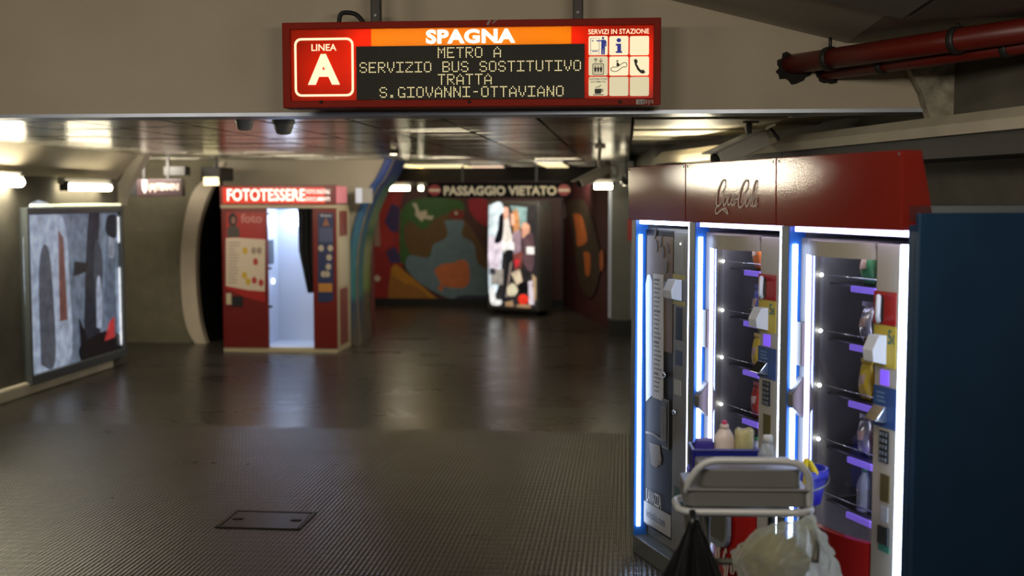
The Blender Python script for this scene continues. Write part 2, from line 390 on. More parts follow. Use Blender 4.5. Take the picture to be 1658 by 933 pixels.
struct(dm.build('wall_opening', mat('black_glazed_lining', (20, 20, 20), .35, var=.2), loc=WF.o, rz=A5))
# painted jamb of the mural passage
def jamb_mat():
    m = bpy.data.materials.new('painted_jamb'); m.use_nodes = True; nt = m.node_tree; n = nt.nodes; l = nt.links; b = n['Principled BSDF']; b.inputs['Roughness'].default_value = .55
    tc = n.new('ShaderNodeTexCoord'); sp = n.new('ShaderNodeSeparateXYZ'); l.new(tc.outputs['Object'], sp.inputs[0])
    def ramp(st):
        r = n.new('ShaderNodeValToRGB'); e = r.color_ramp.elements
        while len(e) > 1: e.remove(e[-1])
        e[0].position = st[0][0]; e[0].color = (*lin(st[0][1]), 1)
        for p, c in st[1:]: q = e.new(p); q.color = (*lin(c), 1)
        mr = n.new('ShaderNodeMapRange'); mr.inputs[1].default_value = 0; mr.inputs[2].default_value = 2.4; l.new(sp.outputs[2], mr.inputs[0]); l.new(mr.outputs[0], r.inputs[0]); return r.outputs[0]
    blue = ramp([(0, (88, 81, 66)), (.22, (51, 66, 88)), (.27, (51, 111, 111)), (.6, (47, 97, 118)), (.82, (34, 68, 118)), (.92, (29, 51, 111))])
    grn = ramp([(0, (81, 66, 51)), (.25, (88, 81, 59)), (.3, (111, 133, 66)), (.52, (133, 140, 96)), (.6, (51, 96, 44)), (.66, (111, 133, 88)), (.85, (66, 111, 88)), (.93, (29, 59, 111))])
    cp = n.new('ShaderNodeMath'); cp.operation = 'GREATER_THAN'; cp.inputs[1].default_value = .42; l.new(sp.outputs[1], cp.inputs[0])
    mx = n.new('ShaderNodeMix'); mx.data_type = 'RGBA'; l.new(cp.outputs[0], mx.inputs[0]); l.new(blue, mx.inputs[6]); l.new(grn, mx.inputs[7]); l.new(mx.outputs[2], b.inputs['Base Color'])
    return m
nb = len(bc)
jm = MB().grid(lambda u, v: (bc[round(u * (nb - 1))][0], -.03 + .95 * v, bc[round(u * (nb - 1))][1]), nb - 1, 8)
jm.grid(lambda u, v: (bc[round(u * (nb - 1))][0] - .1 * v, -.03, bc[round(u * (nb - 1))][1]), nb - 1, 1)
struct(jm.build('trim_8', jamb_mat(), loc=WF.o, rz=A5))

# far passage: mural wall, its side walls, lintel
KM = 21.2
MF = Fr(CF.w(0, KM), A5)
mx0 = MF.hit(596, 400)[0]; mx1 = MF.hit(912, 400)[0]
M_far = mat('far_wall_paint', (48, 34, 30), .6, var=.15)
struct(MB().box(mx0 - 1.2, mx1 + 2.5, 0.01, .15, 0, ZC + .05).build('wall_far', M_far, loc=MF.o, rz=A5))
jl = WF.w(bc[nb // 2][0] + .02, .9); ml = MF.w(mx0, 0)
wall_line('wall_passage_left', [(jl.x, jl.y), (ml.x, ml.y)], 0, ZC + .05, mat('dark_red_paint', (84, 22, 20), .55, var=.15), .1, -1)
cr = at(990, 400, 17.3); cl = MF.w(mx1, 0)
wall_line('wall_passage_right', [(cl.x, cl.y), (cr.x, cr.y)], 0, ZC + .05, mat('maroon_paint', (60, 20, 19), .6, var=.3, scale=2.2), .1, -1)
LF = Fr(CF.w(0, 18.3), A5)
lx0, lz1 = LF.hit(636, 279); lx1, lz0 = LF.hit(1000, 293)
struct(MB().box(lx0 - .5, lx1 + .5, 0, .25, lz0, ZC - .01).build('trim_9', mat('dark_lintel', (22, 20, 18), .6, spec=.15), loc=LF.o, rz=A5))
struct(MB().box(mx0 - .3, mx1, -.03, .01, 0, .12).build('far_shade_strip', M_black, loc=MF.o, rz=A5))  # black strip put in for the shadow along the mural wall's foot
# gable side far left
struct(MB().box(-8.7, -8.6, 13, 15.4, 0, ZC + .1).build('wall_side', M_dconc, loc=(0, 0, 0), rz=A5))
struct(MB().box(-8.7, XL - .1, 13.28, 13.42, 0, ZC + .1).build('wall_return', M_dconc, loc=(0, 0, 0), rz=A5))
# ---------------------------------------------------------------- station sign under the beam
M_srim = mat('sign_red_frame', (138, 30, 10), .5, var=.06, scale=3, spec=.12)
M_dot = glow('lit_dots', (255, 236, 176), 1.15)
M_cream_l = glow('backlit_cream', (255, 236, 190), .92)
M_white_l = glow('backlit_white', (255, 252, 240), 1.1)
def sign_panel_mat():
    m = bpy.data.materials.new('backlit_red_film'); m.use_nodes = True; nt = m.node_tree; n = nt.nodes; l = nt.links; b = n['Principled BSDF']
    b.inputs['Base Color'].default_value = (.3, .03, .005, 1); b.inputs['Roughness'].default_value = .3
    b.inputs['Emission Color'].default_value = (*lin((238, 52, 10)), 1); b.inputs['Emission Strength'].default_value = .12
    return m
def film(name, rgb, tr):
    m = bpy.data.materials.new(name); m.use_nodes = True; nt = m.node_tree; n = nt.nodes; l = nt.links
    b = n['Principled BSDF']; b.inputs['Base Color'].default_value = (*lin(rgb), 1); b.inputs['Roughness'].default_value = .25
    t = n.new('ShaderNodeBsdfTranslucent'); t.inputs[0].default_value = (*lin(rgb), 1)
    mx = n.new('ShaderNodeMixShader'); mx.inputs[0].default_value = tr
    l.new(b.outputs[0], mx.inputs[1]); l.new(t.outputs[0], mx.inputs[2]); l.new(mx.outputs[0], n['Material Output'].inputs[0]); return m
M_film = film('red_film', (255, 104, 30), .85)
M_filmo = film('orange_film', (255, 196, 60), .85)
KS = 6.24
xs0 = CF.hit(457, 104, KS)[0]; xs1 = CF.hit(1070, 104, KS)[0]; zs0 = CF.hit(763, 172.5, KS)[1]; zs1 = CF.hit(763, 32.5, KS)[1]
SF = Fr(CF.w((xs0 + xs1) / 2, KS, zs0), A5)
hw = (xs1 - xs0) / 2; hs = zs1 - zs0
sign = thing('station_sign', 'wide red illuminated station sign with amber dot display hung before the beam', 'station sign', SF)
def S(px, py): return SF.hit(px, py)
def SR(x0, y0, x1, y1):
    a = S(x0, (y0 + y1) / 2)[0]; b = S(x1, (y0 + y1) / 2)[0]; c = S((x0 + x1) / 2, y1)[1]; d = S((x0 + x1) / 2, y0)[1]; return a, b, c, d
ix0, ix1, iz0, iz1 = SR(470, 44, 1058, 161)
fr_ = MB()
ring(fr_, [(-hw, 0), (hw, 0), (hw, hs), (-hw, hs)], [(ix0, iz0), (ix1, iz0), (ix1, iz1), (ix0, iz1)], 0, M_srim, .15)
fr_.box(-hw, hw, .135, .15, 0, hs, M_srim)
fr_.build('frame', M_srim, sign, bevel=.004)
dx0, dx1, dz0, dz1 = SR(577, 73, 946, 160)
pn = MB()
ox0, ox1, oz0, oz1 = SR(600, 44.5, 925, 73)
pn.box(ix0, ox0, .012, .015, iz0, iz1, M_film); pn.box(ox1, ix1, .012, .015, iz0, iz1, M_film); pn.box(ox0, ox1, .012, .015, oz0, iz1, M_filmo)
lab(pn.build('light_panel', M_film, sign), 'glowing red and orange film')
# the tubes that light it from behind
tb = MB()
M_lamp_s = glow('sign_tube', (255, 240, 205), 4.2)
tb.tube([(ox0 - .10, .085, (oz0 + iz1) / 2), (ox1 + .06, .085, (oz0 + iz1) / 2)], .013, None)
tb.tube([((dx0 + .02), .075, iz0 + .05), ((dx0 + .02), .075, iz1 - .08)], .008, None)
tb.tube([(ix1 - .02, .075, iz0 + .06), (ix1 - .02, .075, iz1 - .05)], .008, None)
tb.tube([((dx1 - .02), .075, iz0 + .06), ((dx1 - .02), .075, iz1 - .08)], .006, None)
tb.tube([(ix0 + .12, .10, iz0 + .09), (ix0 + .2, .10, iz1 - .12)], .007, None)
tb.build('tube', M_lamp_s, sign)
bk = MB().box(ix0, ix1, .128, .134, iz0, iz1); bk.build('reflector', mat('white_reflector', (235, 230, 220), .6), sign)
# line badge
bx0, bx1, bz0, bz1 = SR(476, 61, 572, 156); w_ = .0115
bd = MB(); ring(bd, rrect(bx0, bx1, bz0, bz1, .035), rrect(bx0 + w_, bx1 - w_, bz0 + w_, bz1 - w_, .026), .009)
bd.build('badge_outline', M_cream_l, sign)
tx = MB(); text_into(tx, 'LINEA', *SR(503.5, 71, 544, 82), .0095, None, .012); tx.build('badge_word', M_cream_l, sign)
tx = MB(); text_into(tx, 'A', *SR(497.5, 87, 549.5, 137), .0095, None, .045); tx.build('badge_letter', M_cream_l, sign)
tx = MB(); text_into(tx, 'SPAGNA', *SR(689, 46.5, 834, 70), .0095, None, .045, 0, 1.06); tx.build('station_name', M_white_l, sign)
# dot display
def led_mat():
    m = bpy.data.materials.new('dot_matrix_board'); m.use_nodes = True; nt = m.node_tree; n = nt.nodes; l = nt.links; b = n['Principled BSDF']; b.inputs['Roughness'].default_value = .4
    tc = n.new('ShaderNodeTexCoord'); mp = n.new('ShaderNodeMapping'); sc = 1 / PIT
    mp.inputs['Scale'].default_value = (sc, 0, sc); mp.inputs['Location'].default_value = (-dx0 * sc, 0.5, -dz0 * sc); l.new(tc.outputs['Object'], mp.inputs[0])
    fr = n.new('ShaderNodeVectorMath'); fr.operation = 'FRACTION'; l.new(mp.outputs[0], fr.inputs[0])
    ds = n.new('ShaderNodeVectorMath'); ds.operation = 'DISTANCE'; ds.inputs[1].default_value = (.5, .5, .5); l.new(fr.outputs[0], ds.inputs[0])
    rp = n.new('ShaderNodeValToRGB'); e = rp.color_ramp.elements; e[0].position = .28; e[1].position = .38
    e[0].color = (.05, .046, .03, 1); e[1].color = (.006, .0055, .0045, 1); b.inputs['Specular IOR Level'].default_value = .15; l.new(ds.outputs['Value'], rp.inputs[0]); l.new(rp.outputs[0], b.inputs['Base Color']); return m
NC = 147; PIT = (dx1 - dx0) / NC
ds_ = MB().box(dx0, dx1, .004, .03, dz0, dz1); disp = ds_.build('dot_display', led_mat(), sign)
FONT = {'A': '04 0A 11 11 1F 11 11', 'B': '1E 11 11 1E 11 11 1E', 'E': '1F 10 10 1E 10 10 1F', 'G': '0E 11 10 10 13 11 0F', 'I': '1F 04 04 04 04 04 1F', 'M': '11 1B 15 15 11 11 11',
        'N': '11 19 19 15 13 13 11', 'O': '0E 11 11 11 11 11 0E', 'R': '1E 11 11 1E 14 12 11', 'S': '0E 11 10 0E 01 11 0E', 'T': '1F 04 04 04 04 04 04', 'U': '11 11 11 11 11 11 0E',
        'V': '11 11 11 11 0A 0A 04', 'Z': '1F 01 02 04 08 10 1F', '.': '00 00 00 00 00 0C 0C', '-': '00 00 00 0E 00 00 00', ' ': '00 ' * 7}
def dots(txt, pxc, pyc):
    cx, cz = S(pxc, pyc); mb = MB(); nn = len(txt) * 6 - 1; pz = PIT * 1.0
    c0 = round((cx - dx0) / PIT - nn / 2); r0 = round((cz - dz0) / pz - 3.5)
    for k, ch in enumerate(txt):
        if ch == ' ':
            mb.build('text_word', M_dot, disp); mb = MB()
        for r, hx in enumerate(FONT[ch].split()):
            for c in range(5):
                if int(hx, 16) >> (4 - c) & 1:
                    x = dx0 + (c0 + k * 6 + c + .5) * PIT; z = dz0 + (r0 + 6 - r + .5) * pz; q = PIT * .36
                    mb.add([(x + q * math.cos(a * math.pi / 3), .0022, z + q * math.sin(a * math.pi / 3)) for a in range(6)], [tuple(range(6))])
    return mb.build('text_word', M_dot, disp)
for t_, a_, b_ in (('METRO A', 760, 85.5), ('SERVIZIO BUS SOSTITUTIVO', 761, 107), ('TRATTA', 753, 128), ('S.GIOVANNI-OTTAVIANO', 761.5, 148)): dots(t_, a_, b_)
# services block
tx = MB(); text_into(tx, 'SERVIZI IN STAZIONE', *SR(952.5, 46.5, 1051, 54.5), .0095, None, .008); tx.build('services_word', M_cream_l, sign)
M_tile = glow('backlit_tile', (240, 226, 186), .82)
M_tile2 = glow('dim_backlit_tile', (206, 196, 160), .8)
M_blue = mat('pictogram_blue', (30, 40, 140), .5, emit=.5); M_ink = mat('pictogram_black', (14, 14, 12), .5)
tiles = {}
for r_ in range(3):
    for c_ in range(3):
        q = SR(953 + c_ * 33.4, 58 + r_ * 33.1, 984 + c_ * 33.4, 89 + r_ * 33.1)
        t_ = MB().poly(rrect(q[0], q[1], q[2], q[3], .008, 3), .008, None, .003).build('pictogram_tile', M_tile2 if (r_ == 2 or (r_ == 1 and c_ == 0)) else M_tile, sign); tiles[r_, c_] = (t_, q)
def icon(rc, name):
    t_, q = tiles[rc]; s_ = q[1] - q[0]; mb = MB()
    return mb, (lambda u, v: (q[0] + u * s_, q[3] - v * s_)), s_, (lambda m: mb.build(name, m, t_))
YI = .0065
mb, P, s_, fin = icon((0, 0), 'machine_user_icon')
ribbon(mb, [P(.1, .12), P(.55, .12), P(.55, .95), P(.1, .95), P(.1, .12)], s_ * .025, YI); ribbon(mb, [P(.1, .74), P(.55, .74)], s_ * .025, YI); ribbon(mb, [P(.16, .25), P(.27, .25)], s_ * .05, YI); ribbon(mb, [P(.18, .8), P(.48, .8)], s_ * .04, YI)
c0 = P(.75, .11); mb.poly(arc(c0[0], c0[1], s_ * .065, s_ * .065, 0, 350, 12), YI)
mb.poly([P(.66, .2), P(.86, .2), P(.93, .28), P(.93, .55), P(.87, .55), P(.86, .34), P(.85, .97), P(.77, .97), P(.755, .6), P(.745, .97), P(.66, .97)], YI - .0004); mb.poly([P(.4, .22), P(.7, .22), P(.7, .28), P(.4, .28)], YI)
fin(M_blue)
mb, P, s_, fin = icon((0, 1), 'information_icon')
c0 = P(.5, .22); mb.poly(arc(c0[0], c0[1], s_ * .12, s_ * .11, 0, 350, 14), YI); mb.poly([P(.34, .4), P(.62, .4), P(.62, .79), P(.68, .79), P(.68, .88), P(.34, .88), P(.34, .79), P(.42, .79), P(.42, .5), P(.34, .5)], YI); fin(M_blue)
mb, P, s_, fin = icon((1, 0), 'lift_icon')
ring(mb, [P(*p) for p in rrect(.2, .8, .36, .96, .08)], [P(*p) for p in rrect(.235, .765, .395, .925, .06)], YI, None, .001)
ring(mb, [P(*p) for p in rrect(.28, .72, .43, .86, .03)], [P(*p) for p in rrect(.30, .70, .45, .84, .02)], YI, None, .001)
for u in (.36, .5, .64):
    c0 = P(u, .52); mb.poly(arc(c0[0], c0[1], s_ * .035, s_ * .035, 0, 350, 8), YI); mb.poly([P(u - .065, .57), P(u + .065, .57), P(u + .04, .8), P(u - .04, .8)], YI - .0004)
for u, s1 in ((.37, 1), (.64, -1)):
    ribbon(mb, [P(u, .1), P(u, .31)], s_ * .035, YI); t0 = .1 if s1 > 0 else .31; ribbon(mb, [P(u - .09, t0 + .1 * s1), P(u, t0), P(u + .09, t0 + .1 * s1)], s_ * .035, YI - .0003)
fin(M_ink)
mb, P, s_, fin = icon((1, 1), 'escalator_icon')
pth = [P(.2, .78), P(.1, .72), P(.1, .62), P(.2, .55), P(.4, .55), P(.66, .38), P(.78, .32), P(.9, .36), P(.92, .48), P(.84, .56), P(.7, .56), P(.42, .76), P(.2, .78)]
ribbon(mb, sm2(pth, 4), s_ * .035, YI); c0 = P(.42, .24); mb.poly(arc(c0[0], c0[1], s_ * .05, s_ * .05, 0, 350, 10), YI); mb.poly([P(.38, .31), P(.48, .33), P(.55, .44), P(.5, .48), P(.38, .52)], YI); fin(M_ink)
mb, P, s_, fin = icon((1, 2), 'telephone_icon')
mb.poly([P(.2, .18), P(.33, .12), P(.42, .26), P(.36, .38), P(.5, .62), P(.6, .72), P(.7, .68), P(.82, .82), P(.72, .9), P(.58, .88), P(.4, .7), P(.28, .46)], YI); fin(M_ink)
mb, P, s_, fin = icon((2, 0), 'coffee_cup_icon')
x0, z0 = P(.05, .14); x1, z1 = P(.95, .07); text_into(mb, 'DISTRIBUTORI', P(.04, 0)[0], P(.96, 0)[0], P(0, .16)[1], P(0, .07)[1], YI, None, .01); text_into(mb, 'AUTOMATICI', P(.1, 0)[0], P(.9, 0)[0], P(0, .30)[1], P(0, .21)[1], YI, None, .01)
mb.poly([P(.32, .62), P(.66, .62), P(.66, .85), P(.6, .88), P(.38, .88), P(.32, .85)], YI); ring(mb, [P(.66, .64), P(.76, .64), P(.76, .78), P(.66, .78)], [P(.67, .68), P(.72, .68), P(.72, .74), P(.67, .74)], YI, None, .001)
mb.poly([P(.22, .91), P(.8, .91), P(.76, .95), P(.26, .95)], YI); ribbon(mb, sm2([P(.36, .56), P(.44, .52), P(.54, .53), P(.64, .42)], 4), s_ * .035, YI); fin(M_ink)
for px in (520, 760, 1004):
    x, z = S(px, 165); MB().lathe([(.0085, 0), (.0085, .008), (.004, .010)], (0, 0, 0), None, 12, M=Matrix.Rotation(R(90), 4, 'X')).build('bolt', M_black, sign).location = (x, 0, z)
mk = MB(); M_tag = mat('maker_plate', (150, 138, 134), .4); M_tag_ink = mat('maker_ink', (60, 20, 14), .4); q = SR(1030, 161, 1044, 169); mk.box(q[0], q[1], -.002, .001, q[2], q[3], M_tag)
q = SR(1033, 162.5, 1044, 168); text_into(mk, 'ae', *q, -.003, M_tag_ink, .01); q = SR(1044.5, 162, 1058, 170); text_into(mk, 'sys', *q, -.003, M_tag, .005); mk.build('maker_plate', M_tag, sign)
# bent-tape scraps on the frame, brackets and cable above
sc_ = MB(); sc_.poly([S(787, 40), S(791, 33), S(795, 33), S(791, 41)], -.002); sc_.poly([S(796, 38), S(801, 33), S(806, 32), S(799, 38)], -.002); sc_.build('tape_scrap', mat('grey_tape', (140, 120, 116), .5), sign)
for px in (604, 935):
    x = S(px, 15)[0]; z1 = S(px, -90)[1]
    b_ = MB().box(x - .026, x + .026, .06, .066, hs - .002, z1).box(x - .026, x - .02, .06, .10, hs - .002, z1).box(x + .02, x + .026, .06, .10, hs - .002, z1).box(x - .02, x + .02, .09, .33, z1 - .05, z1)
    bo = b_.build('bracket', mat('dark_bracket', (62, 60, 56), .45, .6), sign)
    for k in range(3): MB().lathe([(.007, 0), (.007, .006)], (x, .0585, hs + .04 + k * .09), None, 8, M=Matrix.Rotation(R(90), 4, 'X')).build('rivet', M_steel, bo)
cb = [(*S(543, 33), 0), (*S(546, 20), 0), (*S(559, 17), 0), (*S(574, 22), 0), (*S(588, 34), 0)]
MB().tube(smooth_path([(p[0], .075, p[1] - (.02 if i in (0, 4) else 0)) for i, p in enumerate(cb)]), .012, None, 8).build('cable', M_black, sign)

# ---------------------------------------------------------------- red pipes along the vault, each with hangers
M_pipe = mat('red_pipe_paint', (100, 25, 16), .4, var=.12, scale=4)
def pipe(px0, py0, px1, D1, r, label, hang):
    p0 = CF.w(*[CF.hit(px0, py0, KB)[0], KB], CF.hit(px0, py0, KB)[1]); 
    r1 = ray(1529, px1); t = (p0.z - CAM.z) / r1.z; p1 = CAM + r1 * t
    d = (p1 - p0).normalized(); f = Fr(p0, 0)
    root = thing('pipe', label, 'pipe', f, 'red pipes piercing the beam')
    MB().tube([-d * .12, d * 1.75], r, None, 18).build('pipe_run', M_pipe, root)
    for (hp, rod) in hang:
        c = d * hp; MB().tube([c - d * .018, c + d * .018], r * 1.18, None, 18).build('clamp', M_dark, root)
        if rod:
            zt_ = zv(CF.loc(p0 + c).x) - p0.z - .03
            MB().tube([c + Vector((0, 0, r)), Vector((c.x, c.y, zt_))], .009, None, 8).build('hanger_rod', M_dark, root)
pipe(1284, 104, 68, 0, .052, 'thicker upper red pipe entering a broken hole in the beam', [(.28, True), (1.1, True)])
pipe(1338, 119, 92, 0, .036, 'thinner lower red pipe entering the beam beneath the thicker pipe', [(.42, False), (1.2, False)])

# ---------------------------------------------------------------- ceiling bits
def detector(px, py, label, k=1.0):
    p = fl(px, py, ZC); f = Fr((p.x, p.y, ZC + .004), A5)
    o = thing('smoke_detector', label, 'smoke detector', f, 'detectors on the metal ceiling')
    MB().lathe([(.075 * k, 0), (.075 * k, -.018), (.07 * k, -.022)], m=None).build('base', mat('detector_grey', (150, 148, 140), .4), o)
    MB().lathe([(.066 * k, -.022), (.062 * k, -.04), (.046 * k, -.085), (.02 * k, -.092), (0, -.092)], m=None).build('head', mat('detector_white', (200, 198, 186), .4), o)
detector(459, 196, 'white cone shaped smoke detector on the metal ceiling left of the sign')
detector(396, 188, 'greyish smoke detector nearest the beam, left of the white cone detector', .9)
p = fl(637, 243, ZC); f = Fr((p.x, p.y, ZC), A5); o = thing('spotlight', 'tiny round spotlight shining from the metal ceiling above the blue jamb', 'spotlight', f)
MB().lathe([(.05, 0), (.05, -.03), (.042, -.04)], m=None).build('housing', M_dark, o); MB().lathe([(.036, -.041), (.03, -.05), (0, -.052)], m=None).build('bulb', glow('spot_bulb', (255, 235, 190), 5), o)
M_refl = glow('warm_reflection', (255, 234, 176), 1.4)  # glowing panels standing in for lamp reflections in the metal ceiling
for i, (x0, x1, py, lb) in enumerate(((640, 667, 266, 'leftmost small glowing panel for a lamp reflection in the ceiling above the mural passage'), (680, 766, 269, 'long yellowish glowing panel for a lamp reflection in the ceiling left of the passage sign centre'), (778, 824, 271, 'pinkish short panel for a lamp reflection in the ceiling above the glowing fashion poster'), (879, 916, 266, 'rightmost glowing panel for a lamp reflection in the ceiling over the end of the passage sign'))):
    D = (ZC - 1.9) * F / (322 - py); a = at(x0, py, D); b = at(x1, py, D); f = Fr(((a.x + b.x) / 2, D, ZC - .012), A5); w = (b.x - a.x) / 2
    o = thing('ceiling_reflection', lb, 'ceiling reflection', f, 'lamp reflections in the far ceiling')
    MB().box(-w - .03, w + .03, -1.24, 1.24, -.006, .012).build('frame', M_steel, o)  # frame added around each glowing reflection
    MB().box(-w, w, -1.2, 1.2, -.016, -.006).build('reflection_glow', M_refl if i != 2 else glow('pink_reflection', (255, 214, 180), 1.3), o)

M_tube = glow('fluorescent_tube', (255, 242, 208), 24.0)
M_house = mat('lamp_housing', (150, 148, 140), .4)
def wall_lamp(fr, L, label, grp='fluorescent lamps on the side walls', r=.035, m=M_tube, up=1, stem=False):
    """fr: x along the lamp, -y out of the wall"""
    o = thing('fluorescent_lamp', label, 'fluorescent lamp', fr, grp)
    MB().box(-L / 2 - .05, L / 2 + .05, -.06, 0, .03 * up, .10 * up).build('housing', M_house, o, bevel=.008)
    MB().tube([(-L / 2, -.06, 0), (L / 2, -.06, 0)], r, None, 12).build('tube', m, o)
    if stem: MB().box(-.012, .012, -.05, -.025, .09, ZC - fr.o.z + .01).build('stem', M_dark, o)
    for s in (-1, 1): MB().box(s * (L / 2 + .01) - .015, s * (L / 2 + .01) + .015, -.095, -.01, -.04, .06).build('end_cap', mat('lamp_cap', (60, 58, 52), .4), o)
WLF = Fr(CF.w(XL, 0), A5 + R(90))                       # x down the passage, +y into the left wall
lz = at(160, 303.5, 12.75).z
yy = CF.loc(at(160, 303.5, 12.75)).y
txts = ['wall lamp above the right end of the blue film poster', 'wall lamp at the left edge, above the film poster']
wall_lamp(WLF.sub(yy, -.05, lz), 1.05, 'white fluorescent ' + txts[0])
wall_lamp(WLF.sub(10.15, -.05, lz + .035), 1.4, 'long white fluorescent ' + txts[1], r=.045, m=glow('bright_fluorescent', (255, 244, 216), 70))
RW = math.atan2(10.5 - 6.4, 1.56 - 2.25)
q = at(977, 302, 16.0); f = Fr(q, A5); wall_lamp(f.sub(0, 0), .24, 'short bright lamp under the white camera beside the grey column', stem=True)
q = at(1019, 295, 14.2); f = Fr(q, R(-95)); wall_lamp(f, .7, 'bright lamp half hidden behind the left end of the red header', stem=True)
f = Fr((1.415, 9.0, 2.03), AB + math.pi); wall_lamp(f, 1.0, 'wall lamp hidden low behind the red header, lighting the right ceiling panels', m=glow('hidden_tube', (255, 242, 208), 60), up=-1)
q = at(646, 305, 20.2); f = Fr(q, A5); wall_lamp(f, .40, 'bright tube lamp at the top left corner of the mural', stem=True)
q = at(683, 305, 20.2); f = Fr(q, A5); wall_lamp(f, .08, 'stubby bright lamp between the tube lamp and the passage sign', stem=True)
# square lamp
q = at(341, 289, 14.9); f = Fr(q, A5); o = thing('box_lamp', 'square dark box lamp with lit face above the left end of the photo booth', 'lamp', f)
MB().box(-.125, .125, 0, .5, -.03, .14).box(-.02, .02, .2, .24, .14, ZC - q.z + .01).build('housing', M_dark, o, bevel=.01)
MB().box(-.085, .10, -.012, .02, -.085, .015).build('lit_face', glow('box_lamp_face', (255, 238, 180), 2.2), o)

# hanging sign with a blurred arrow on the left
M_pl = mat('dark_purple_plate', (56, 40, 42), .4); M_ltr = mat('faded_letter', (206, 186, 178), .5)
q = at(258, 318, 14.6); f = Fr(q, A5); o = thing('hanging_sign', 'dark plum direction sign with pale lettering hanging left of the photo booth', 'sign', f)
PX = 14.6 / F
MB().box(-38 * PX, 38 * PX, 0, .12, 0, 28 * PX).build('board', M_pl, o, bevel=.01)
MB().box(-53 * PX, -38.5 * PX, .02, .2, 0, 29 * PX).build('end_box', M_black, o)
t_ = MB(); t_.box(-28 * PX, -20 * PX, -.006, 0, 13 * PX, 26 * PX); t_.poly([(-28 * PX, 12 * PX), (-20 * PX, 12 * PX), (-24 * PX, 4 * PX)], -.006, None, .006); t_.build('arrow', mat('white_mark', (215, 205, 200), .5), o)
t_ = MB(); text_into(t_, '(A)TERMINI', -17 * PX, 33 * PX, 6 * PX, 21 * PX, -.006, None, .02); t_.build('lettering', M_ltr, o)
for x_ in (10, -30): MB().box(x_ * PX, (x_ + 4) * PX, .05, .08, 28 * PX, ZC - q.z + .01).build('hanger', M_dark, o)
MB().box(5 * PX, 40 * PX, .06, .25, 34 * PX, 48 * PX).build('ballast_box', M_dark, o)

# passage sign
q = at(808, 320, 17.2); f = Fr(q, A5); PX = 17.2 / F
o = thing('hanging_sign', 'black no entry sign reading PASSAGGIO VIETATO over the far passage', 'sign', f)
MB().box(-117 * PX, 117 * PX, 0, .10, 0, 25 * PX).build('board', mat('sign_black', (10, 9, 9), .6, spec=.1), o, bevel=.006)
t_ = MB(); text_into(t_, 'PASSAGGIO VIETATO', -90 * PX, 93 * PX, 3.5 * PX, 18.5 * PX, -.005, None, .035); t_.build('lettering', mat('sign_lettering', (232, 222, 196), .5), o)
for s in (-105, 105):
    d_ = MB().poly(arc(s * PX, 12 * PX, 10.5 * PX, 9 * PX, 0, 350, 20), -.006, mat('no_entry_red', (150, 26, 22), .4), .006).box(s * PX - 9 * PX, s * PX + 9 * PX, -.008, -.006, 9.6 * PX, 14 * PX, mat('no_entry_bar', (225, 205, 180), .4)).build('no_entry_disc', None, o)
for s in (-60, 60): MB().box(s * PX - .015, s * PX + .015, .03, .06, 25 * PX, ZC - q.z + .01).build('hanger', M_dark, o)

# ---------------------------------------------------------------- cameras on the right
def cctv(pa, pb, D, r, label, mc, spot, hook):
    a = at(*pa, D); b = at(*pb, D + .12); f = Fr((a + b) / 2, 0); o = thing('security_camera', label, 'security camera', f, 'tube cameras by the right wall')
    d = (b - a).normalized(); L = (b - a).length; up = Vector((0, 0, 1)); s_ = d.cross(up).normalized(); n_ = s_.cross(d)
    M = Matrix((( d.x, s_.x, n_.x), (d.y, s_.y, n_.y), (d.z, s_.z, n_.z))).to_4x4()
    MB().box(-L / 2, L / 2, -r, r, -r, r * .9, None, M).build('body', mc, o, bevel=.012)
    MB().box(-L / 2 - .05, L / 2 - .02, -r * 1.25, r * 1.25, r * .92, r * 1.15, None, M).build('sun_shield', mc, o, bevel=.004)
    MB().lathe([(r * .75, 0), (r * .75, -.02), (r * .6, -.024)], M @ Vector((-L / 2, 0, 0)), None, 14, M=M @ Matrix.Rotation(R(90), 4, 'Y')).build('lens', M_black, o)
    MB().box(-L * .42, -L * .22, -r * 1.02, -r, -r * .7, r * .6, None, M).build('sticker', mat('orange_sticker', (196, 90, 60), .5) if spot else mat('pale_red_sticker', (150, 70, 60), .5), o)
    jn = M @ Vector((L * .18, 0, r)); top = Vector((jn.x + .02, jn.y, ZC - f.o.z - .01))
    MB().tube([M @ Vector((L * .18, 0, -r * .3)), jn + (top - jn) * .5, top], .02, None, 10).box(top.x - .05, top.x + .05, top.y - .04, top.y + .04, top.z - .02, top.z + .01).build('mount', mc if spot else M_steel, o)
    hk = [Vector(at(*h, D + .1)) - f.o for h in hook]
    MB().tube(smooth_path(hk), .011, None, 8).build('cable', M_dark if not spot else mc, o)
M_cw = mat('camera_white', (214, 206, 190), .4); M_cg = mat('camera_grey', (210, 206, 196), .4)
cctv((938, 297), (986, 272), 11.3, .042, 'white security camera with orange sticker tilted down beside the passage sign', M_cw, True, [(982, 275), (997, 286), (999, 272), (990, 266)])
cctv((1160, 258), (1238, 222), 7.5, .055, 'grey security camera above the red vending header', M_cg, False, [(1247, 208), (1255, 218), (1264, 232), (1268, 258)])
